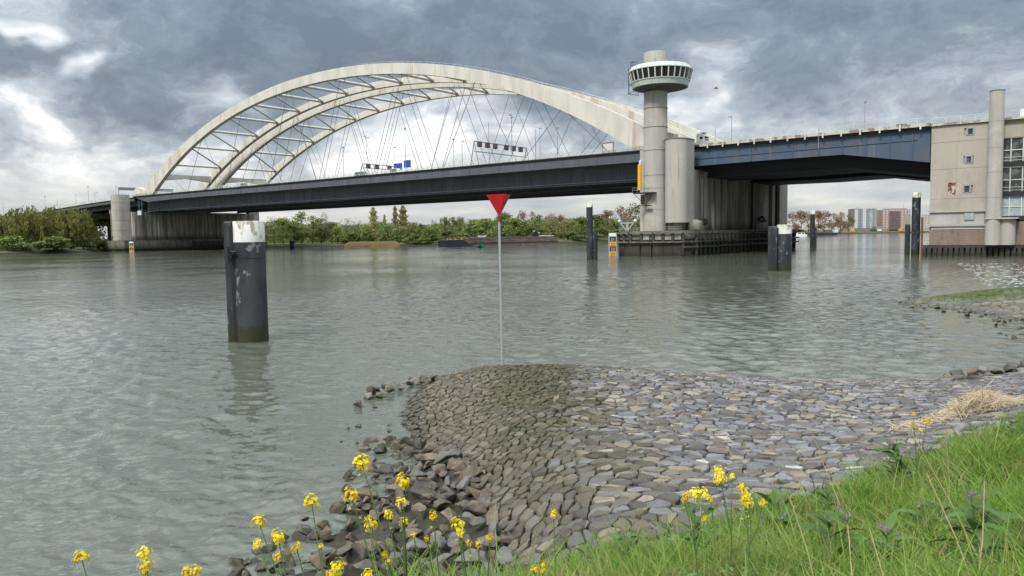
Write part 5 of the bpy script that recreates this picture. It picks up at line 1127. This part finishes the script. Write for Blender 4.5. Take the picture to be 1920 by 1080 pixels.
def reeds():
    n = 5200; px = rng.uniform(646, 749, n); V = []; F = []
    for i, x in enumerate(px):
        Y = bank_y(x)+rng.uniform(-.8, 3.5); p = ony(x, 462, Y); edge = min(1, (x-640)/14, (756-x)/14); h = rng.uniform(2.4, 3.3)*edge; dx = rng.uniform(-.3, .3); b = len(V); V += [(p.x-.05, Y, 0), (p.x+.05, Y, 0), (p.x+dx+.02, Y+rng.uniform(-.2, .2), h)]; F.append((b, b+1, b+2))
    o = mesh_obj('reed_bed', np_mesh('reed_bed', V, F, M['reed'])); tag(o, 'tan dry reed bed along the far bank below the poplars', 'reeds', None, 'stuff')
reeds()

# ------------------------------------------------------------------ grass on the near bank
EDGE = [xy(900, 1130, 1.0), xy(1000, 1095, 1.3), xy(1060, 1070, 1.5), xy(1150, 1032, 1.65), xy(1250, 998, 1.78), xy(1360, 968, 1.85), xy(1450, 940, 1.85), xy(1560, 905, 1.8), xy(1640, 872, 1.75), xy(1800, 820, 1.6), xy(1910, 790, 1.5), xy(2050, 745, 1.3)]
_ex = np.array([e[0] for e in EDGE]); _ey = np.array([e[1] for e in EDGE])
def edge_y(x): return np.interp(x, _ex, _ey)
def blades(P, h, wd, lean, rs, nseg=3):
    """P (N,3) roots; h (N,), wd (N,), lean (N,2): curved blades of nseg segments as triangles"""
    n = len(P); a = rs.uniform(0, 2*pi, n); side = np.stack([np.cos(a), np.sin(a), np.zeros(n)], 1); V = np.zeros((n, 2*nseg+1, 3))
    for k in range(nseg):
        t = k/nseg; c = P+np.stack([lean[:, 0]*t*t, lean[:, 1]*t*t, h*(t-.18*t*t*np.minimum(1.5, np.hypot(lean[:, 0], lean[:, 1])/h))], 1); ww = (wd*(1-.55*t**1.5))[:, None]/2; V[:, 2*k] = c-side*ww; V[:, 2*k+1] = c+side*ww
    V[:, -1] = P+np.stack([lean[:, 0], lean[:, 1], h*(1-.18*np.minimum(1.5, np.hypot(lean[:, 0], lean[:, 1])/h))], 1)
    T = []
    for k in range(nseg-1): T += [(2*k, 2*k+1, 2*k+3), (2*k, 2*k+3, 2*k+2)]
    T.append((2*nseg-2, 2*nseg-1, 2*nseg)); m = 2*nseg+1
    F = (np.arange(n)[:, None, None]*m+np.array(T)[None]).reshape(-1, 3); return V.reshape(-1, 3), F
def build_grass():
    rs = np.random.default_rng(5); N0 = 460000
    x = rs.uniform(-3, 17, N0); y = rs.uniform(2.6, 21, N0); e = edge_y(x)+.5*np.sin(x*2.3)+.25*np.sin(x*5.1+1); inn = e-y
    clump = np.sin(x*1.7+y*.6)+np.sin(y*2.1-x*.9+2)+.7*np.sin(x*4.2+y*3.7)
    keep = (inn > -.25) & (rs.uniform(0, 1, N0) < np.clip(.30+inn*1.1, .05, 1)*np.clip(.8+.14*clump, .35, 1)) & (x > -3+.0*y) & ((x-.0) > (y-9.5)*.0-3)
    ang = x/np.maximum(y, .1); keep &= (ang > -.2) & (ang < .80); far = np.clip((y-5)/9, 0, 1); keep &= rs.uniform(0, 1, N0) < (1-.45*far)
    x, y, inn, clump = x[keep], y[keep], inn[keep], clump[keep]; z = ground(x, y)-.03; n = len(x)
    h = np.clip(.09+inn*.17, .07, .34)*rs.uniform(.4, 1.3, n)*(1+.24*clump); tall = rs.uniform(0, 1, n) < .09; h = np.where(tall & (inn > .6), h*1.7, h)
    wd = rs.uniform(.006, .012, n)*(1+.05*y); wx = np.sin(x*.9+y*1.3)+np.sin(x*2.9-y*1.9); lean = rs.normal(size=(n, 2))*(.55*h)[:, None]+np.stack([-.05-.09*h*wx, .05*h*wx], 1)
    V, F = blades(np.stack([x, y, z], 1), h, wd, lean, rs)
    o = mesh_obj('grass', np_mesh('grass', V, F, M['grass'])); tag(o, 'lush green grass on the near river bank', 'grass', None, 'stuff'); print('blades', n)
    wn = 11000; wx_, wy_ = rs.uniform(-2, 16, wn), rs.uniform(3, 19, wn); wi = edge_y(wx_)-wy_; kk = (wi > .1) & (np.sin(wx_*1.1+wy_*1.7+1)+np.sin(wx_*2.7-wy_*.8) > .1); wx_, wy_ = wx_[kk], wy_[kk]; wn = len(wx_); wh = rs.uniform(.10, .30, wn)
    V, F = blades(np.stack([wx_, wy_, ground(wx_, wy_)], 1), wh, rs.uniform(.022, .045, wn), rs.normal(size=(wn, 2))*(.7*wh)[:, None], rs)
    o = mesh_obj('weeds', np_mesh('weeds', V, F, M['broad_leaf'])); tag(o, 'low broad leaved weeds growing between the grass', 'weeds', None, 'stuff')
    m = rs.uniform(0, 1, n) < .07; x, y, z = x[m & (inn > .3)], y[m & (inn > .3)], z[m & (inn > .3)]; n = len(x); h = rs.uniform(.25, .55, n)
    V, F = blades(np.stack([x, y, z], 1), h, np.full(n, .007), rs.normal(size=(n, 2))*.16, rs)
    o = mesh_obj('dry_grass', np_mesh('dry_grass', V, F, M['grass_dry'])); tag(o, 'scattered pale dry grass stems among the green grass', 'grass', None, 'stuff')
build_grass()

# broad-leaved plants, each leaf a part
def leaf_mesh(L, wd, m, fold=.25, seg=4):
    V, F = [], []
    for k in range(seg+1):
        t = k/seg; w_ = wd*sin(pi*min(1, t*.92+.06))**.8/2; zc = -.35*L*t*t+.25*L*t
        V += [(-w_, L*t, zc+fold*w_), (0, L*t, zc), (w_, L*t, zc+fold*w_)]
    for k in range(seg):
        b = 3*k; F += [(b, b+1, b+4, b+3), (b+1, b+2, b+5, b+4)]
    me = bpy.data.meshes.new('leaf'); me.from_pydata(V, [], F); me.materials.append(M[m]); me.polygons.foreach_set('use_smooth', [True]*len(F)); return me
LEAF = leaf_mesh(.24, .055, 'broad_leaf'); RLEAF = leaf_mesh(.16, .06, 'rape_leaf', .15)
PR = random.Random(12)
def broad_plant(px, py, size, n, label, flowers=3):
    # find where the sight line meets the bank
    for k in range(30, 400):
        Y = k*.05; p = ony(px, py, Y)
        if p.z < gz(p.x, Y)+.12: break
    g0 = gz(p.x, Y)-.03; r = thing('comfrey_plant', label, 'plant', (p.x, Y, g0), 'leafy plants in the bank grass')
    st = MB(); tops = []
    for i in range(4):
        a = PR.uniform(0, 6.28); q = (p.x+cos(a)*.12*size, Y+sin(a)*.12*size, g0+.62*size*PR.uniform(.7, 1.1)); st.tube([(p.x, Y, g0), ((p.x+q[0])/2, (Y+q[1])/2, (g0+q[2])/2+.03), q], [.008, .006, .004], 5); tops.append(q)
    st.build('stem', 'stem', r)
    for i in range(n):
        o = link(bpy.data.objects.new('leaf', LEAF)); o.parent = r; q = PR.choice(tops); t = PR.uniform(.1, 1); o.location = ((q[0]-p.x)*t, (q[1]-Y)*t, (q[2]-g0)*t); o.rotation_euler = (PR.uniform(-.2, .9), PR.uniform(-.5, .5), PR.uniform(0, 6.28)); k = size*1.35*PR.uniform(.7, 1.25)*(1.15-.5*t); o.scale = (k*1.15, k, k)
    for i in range(flowers):
        q = tops[i % 4]; mb = MB()
        for k in range(6): c = Vector(q)+Vector((PR.uniform(-.03, .03), PR.uniform(-.03, .03), PR.uniform(-.03, .03))); mb.lathe(c.x, c.y, [(.003, c.z+.012), (.007, c.z), (.010, c.z-.012)], 5)
        mb.build('blossom', 'purple', r)
for a in [(1690, 900, 1.25, 34, 'tall dark leafy comfrey where the grass meets the paving'), (1450, 1030, 1.2, 34, 'dark leafy comfrey in the grass below the yellow flowers'), (1320, 1055, 1.1, 30, 'leafy comfrey at the bottom edge, left in the grass'), (1560, 1060, 1.2, 32, 'leafy comfrey in the middle of the bottom edge'), (1850, 1060, 1.2, 30, 'leafy comfrey in the bottom right corner'), (1180, 1062, .9, 24, 'low leafy plant where the grass meets the riprap'), (1740, 1010, 1.0, 24, 'leafy comfrey with pale purple bells right of the dry stalk'), (1110, 1072, .8, 18, 'small leafy plant at the left tip of the grass'), (1900, 830, 1.0, 22, 'leafy plant at the right edge beside the reed heap'), (1560, 960, .8, 18, 'low leafy plant in the grass left of the long stalk'), (1660, 1075, .9, 20, 'leafy plant at the bottom right of the middle comfrey')]: broad_plant(*a)
def stalk(px0, py0, px1, py1, Y, label):
    a = ony(px0, py0, Y); b = ony(px1, py1, Y-.15); g = gz(b.x, b.y); d = (b-a); 
    e = b+d.normalized()*max(0, (b.z-g)/max(.2, -d.normalized().z)); r = thing('dry_stalk', label, 'stalk', tuple(e), 'dry stalks in the grass')
    MB().tube([tuple(e), tuple(e.lerp(a, .5)+Vector((.02, 0, .01))), tuple(a)], [.006, .005, .003], 5).build('stem', 'grass_dry', r)
    mb = MB(); d = (a-e).normalized()
    for i in range(5): p = a-d*i*.03; mb.tube([tuple(p), (p.x+PR.uniform(-.03, .03), p.y, p.z+.03)], [.003, .002], 4)
    mb.build('seed_tip', 'grass_dry', r)
for a in [(1710, 812, 1804, 994, 6.3, 'long dry stalk leaning left over the paving from the right grass'), (1738, 889, 1780, 992, 6.0, 'shorter dry stalk beside the long leaning one'), (1481, 932, 1521, 1080, 5.6, 'dry stalk leaning left in front of the comfrey'), (1536, 850, 1565, 930, 8.5, 'thin dry stalk standing against the paving'), (1772, 775, 1776, 900, 8.0, 'upright dry stalk below the reed heap'), (1590, 985, 1592, 1080, 5.2, 'short upright dry stalk at the bottom edge'), (1520, 810, 1552, 880, 9.5, 'faint thin stalk before the blue grey stones'), (1846, 905, 1838, 1010, 6.0, 'upright dry stalk in the right part of the grass'), (1630, 990, 1650, 1078, 5.2, 'bent dry stalk at the bottom right of the comfrey')]: stalk(*a)

# rapeseed plants: head template shared by all
def head_mesh(seed, m):
    rs = random.Random(seed); V, F = [], []
    for i in range(44):
        a = rs.uniform(0, 6.28); zz = rs.uniform(-.8, 1); q = (max(0, 1-zz*zz))**.5; R = rs.uniform(.5, 1.18); c = Vector((q*cos(a)*R, q*sin(a)*R, zz*R*.95)); n = (c+Vector((0, 0, .5))).normalized(); t = n.cross(Vector((.3, .5, .1))).normalized(); u = n.cross(t); s = rs.uniform(.22, .33)
        for k in range(4):
            th = k*pi/2+rs.uniform(-.2, .2)+i; d = t*cos(th)+u*sin(th); e = n.cross(d); b = len(V)
            V += [tuple(c), tuple(c+d*s*.6+e*s*.5+n*.05), tuple(c+d*s*1.05+n*.02), tuple(c+d*s*.6-e*s*.5+n*.05)]; F.append((b, b+1, b+2, b+3))
    me = bpy.data.meshes.new('flower_head'); me.from_pydata(V, [], F); me.materials.append(M[m]); return me
HEADS = [head_mesh(i, 'petal') for i in range(4)]
def petal_mesh():
    V, F = [], []
    for k in range(4): a = k*pi/2; b = len(V); V += [(0, 0, 0), (cos(a-.4)*.6, sin(a-.4)*.6, .15), (cos(a), sin(a), .1), (cos(a+.4)*.6, sin(a+.4)*.6, .15)]; F.append((b, b+1, b+2, b+3))
    me = bpy.data.meshes.new('fading_flower'); me.from_pydata(V, [], F); me.materials.append(M['petal_pale']); return me
PALE = petal_mesh()
def rape(heads, Y, label, leanx=.12):
    hp = [(ony(x, y, Y+PR.uniform(-.12, .12)), r*Y/1400) for x, y, r in heads]; top = max(hp, key=lambda t: t[0].z)[0]
    bx_, by_ = sum(h[0].x for h in hp)/len(hp)+leanx, Y+.12; g0 = gz(bx_, by_)-.03; base = Vector((bx_, by_, g0)); r = thing('rapeseed_plant', label, 'flower', tuple(base), 'yellow flowering rapeseed plants')
    fork = base.lerp(top, .55)+Vector((.02, 0, .02)); mb = MB(); mb.tube([tuple(base), tuple(base.lerp(fork, .5)+Vector((.01, 0, 0))), tuple(fork)], [.0065, .0055, .0045], 6)
    for i, (p, rad) in enumerate(hp):
        f = base.lerp(fork, PR.uniform(.75, 1.0)) if i else fork; m_ = f.lerp(p, .5)+Vector((PR.uniform(-.01, .02), 0, -.012)); mb.tube([tuple(f), tuple(m_), tuple(p)], [.0040, .0032, .0022], 5)
        h = link(bpy.data.objects.new('flower_head', PR.choice(HEADS))); h.parent = r; h.location = p-base; h.rotation_euler = (PR.uniform(-.3, .3), PR.uniform(-.3, .3), PR.uniform(0, 6.28)); h.scale = (rad*.88, rad*.88, rad*.95)
        d = (p-m_).normalized()
        for k in range(7):      # fading flowers on thin pedicels below the head
            t = PR.uniform(.02, .10)*(rad/.03); a = PR.uniform(0, 6.28); q = p-d*(t+rad*.7)+Vector((cos(a), sin(a), .25))*rad*.75*PR.uniform(.5, 1.1); mb.tube([tuple(p-d*(t+rad)), tuple(q)], .0012, 4, False)
            if k % 2: o = link(bpy.data.objects.new('fading_flower', PALE)); o.parent = r; o.location = q-base; o.rotation_euler = (PR.uniform(-1, 1), PR.uniform(-1, 1), 0); o.scale = (rad*.24,)*3
    mb.build('stem', 'stem', r)
    for k in range(10):
        t = PR.uniform(.25, .95); q = base.lerp(fork, t); o = link(bpy.data.objects.new('leaf', RLEAF)); o.parent = r; o.location = q-base; o.rotation_euler = (PR.uniform(-.2, .7), PR.uniform(-.3, .3), PR.uniform(0, 6.28)); s_ = PR.uniform(.35, .7)*(1.25-t*.6); o.scale = (s_, s_, s_)
for a in [([(153, 1046, 17)], 2.9, 'single yellow rapeseed head low at the left edge over the water', .1), ([(271, 1037, 15), (274, 1064, 15)], 2.9, 'rapeseed with two yellow heads stacked, second from the left', .06), ([(352, 1072, 12), (366, 1071, 13)], 2.8, 'rapeseed head cut by the bottom edge, third from the left', .06),
          ([(484, 977, 15), (521, 1005, 15), (483, 1020, 10), (520, 1044, 10)], 3.0, 'rapeseed with four heads over the riprap edge', .2), ([(584, 940, 17), (556, 1027, 12), (602, 1024, 6)], 3.0, 'upright rapeseed whose top head stands against grey water', .03), ([(634, 1062, 17), (620, 1078, 10), (690, 1077, 12)], 2.7, 'broad rapeseed head at the bottom among the rocks', .05),
          ([(678, 867, 18), (695, 984, 14), (728, 965, 10)], 3.0, 'tallest rapeseed, its head before a dark wet rock', .22), ([(657, 927, 16), (690, 972, 7)], 2.9, 'rapeseed head left of the tallest one, at the water edge', .2), ([(755, 901, 16), (752, 941, 11), (757, 978, 10), (722, 1040, 8), (728, 1052, 7)], 3.0, 'upright rapeseed with three heads above each other', 0), ([(812, 966, 10), (800, 1010, 6), (775, 1003, 6)], 2.9, 'small rapeseed head in the middle of the riprap', .03), ([(858, 983, 14), (864, 999, 9), (880, 1018, 8), (898, 1021, 8), (918, 1008, 8)], 2.8, 'rapeseed with a large head and three small ones beside the paved flank', .02),
          ([(1038, 963, 9)], 3.4, 'lone small rapeseed in front of the paved flank', -.02), ([(1018, 1059, 8), (1002, 1068, 9), (1018, 1070, 6)], 3.0, 'low rapeseed at the bottom edge beside the grass tip', .02),
          ([(1350, 895, 14), (1347, 880, 9), (1373, 893, 6)], 5.6, 'tall rapeseed in the grass before the blue grey stones', .06), ([(1394, 916, 12), (1398, 934, 13), (1405, 945, 9), (1430, 943, 8)], 5.6, 'densest rapeseed cluster at the edge of the grass', .03), ([(1288, 930, 10), (1302, 924, 12), (1318, 924, 11), (1283, 937, 7), (1322, 972, 7), (1330, 935, 7)], 5.6, 'spreading rapeseed left of the tall one in the grass', .05), ([(1738, 787, 8), (1712, 776, 5), (1712, 797, 6), (1726, 806, 5)], 8.5, 'faint small rapeseed before the dry reed heap', .1)]: rape(*a)

# ------------------------------------------------------------------ washed-up dry reeds, painted glint, bird
def straw():
    rs = np.random.default_rng(8); V, F = [], []; mb = MB(); R2 = random.Random(4)
    for i in range(760):
        u = R2.random(); px = R2.gauss(1838, 42) if i % 4 else 1670+250*u; heap = max(0, 1-abs(px-1835)/80); py = 803-50*(px-1665)/260+R2.gauss(0, 6)+R2.uniform(-6, 8); p = onz(px, py, 1.3); g0 = gz(p.x, p.y); z = g0+.08+heap*.5*R2.random(); L = R2.uniform(.25, .8); a = R2.gauss(.35, .8); e = R2.gauss(0, .18+.3*heap)
        d = Vector((cos(a), sin(a), e))*L/2; c = Vector((p.x, p.y, z)); mb.tube([tuple(c-d), tuple(c+Vector((0, 0, R2.uniform(-.03, .06)))), tuple(c+d)], [.007, .007, .004], 4, False)
    o = mb.build('reed_heap', 'straw'); tag(o, 'heap of washed up straw coloured dry reeds lying on the paving', 'reed heap', None, 'stuff')
straw()
def glint():  # flat white patches stand in for bright sky glinting on the water
    R2 = random.Random(6); V, F = [], []; m = mat('glint', (.55, .57, .57), rough=.5)
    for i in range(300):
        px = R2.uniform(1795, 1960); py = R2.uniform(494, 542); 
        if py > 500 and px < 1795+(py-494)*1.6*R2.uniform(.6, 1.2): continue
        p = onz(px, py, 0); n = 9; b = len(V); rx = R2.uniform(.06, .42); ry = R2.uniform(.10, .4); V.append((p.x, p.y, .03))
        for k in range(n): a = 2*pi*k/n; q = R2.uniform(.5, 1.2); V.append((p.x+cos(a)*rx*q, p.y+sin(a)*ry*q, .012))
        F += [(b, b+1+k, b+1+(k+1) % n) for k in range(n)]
    o = mesh_obj('glint', np_mesh('glint', V, F, m)); tag(o, 'white flecks of painted glint on the water before the bridge house', 'glint', None, 'stuff')
glint()
def bird(px, py, Y, label, fly=True):
    p = ony(px, py, Y); r = thing('bird', label, 'bird', tuple(p)); x, y, z = p
    MB().tube([(x-.5, y, z-.05), (x-.2, y, z), (x+.2, y, z+.02), (x+.45, y, z+.05), (x+.62, y, z+.04)], [.03, .11, .12, .07, .02], 8).build('body', 'tower_dark', r, True)
    for s_ in (-1, 1): MB().add([(x-.12, y, z+.05), (x+.18, y, z+.05), (x+.1, y+s_*.5, z+.3), (x-.2, y+s_*1.0, z+.22), (x-.12, y+s_*.45, z+.26)], [(0, 1, 2, 4), (4, 2, 3)]).build('wing', 'tower_dark', r)
bird(1342, 166, 150, 'dark bird in flight against the cloud right of the lookout cabin')
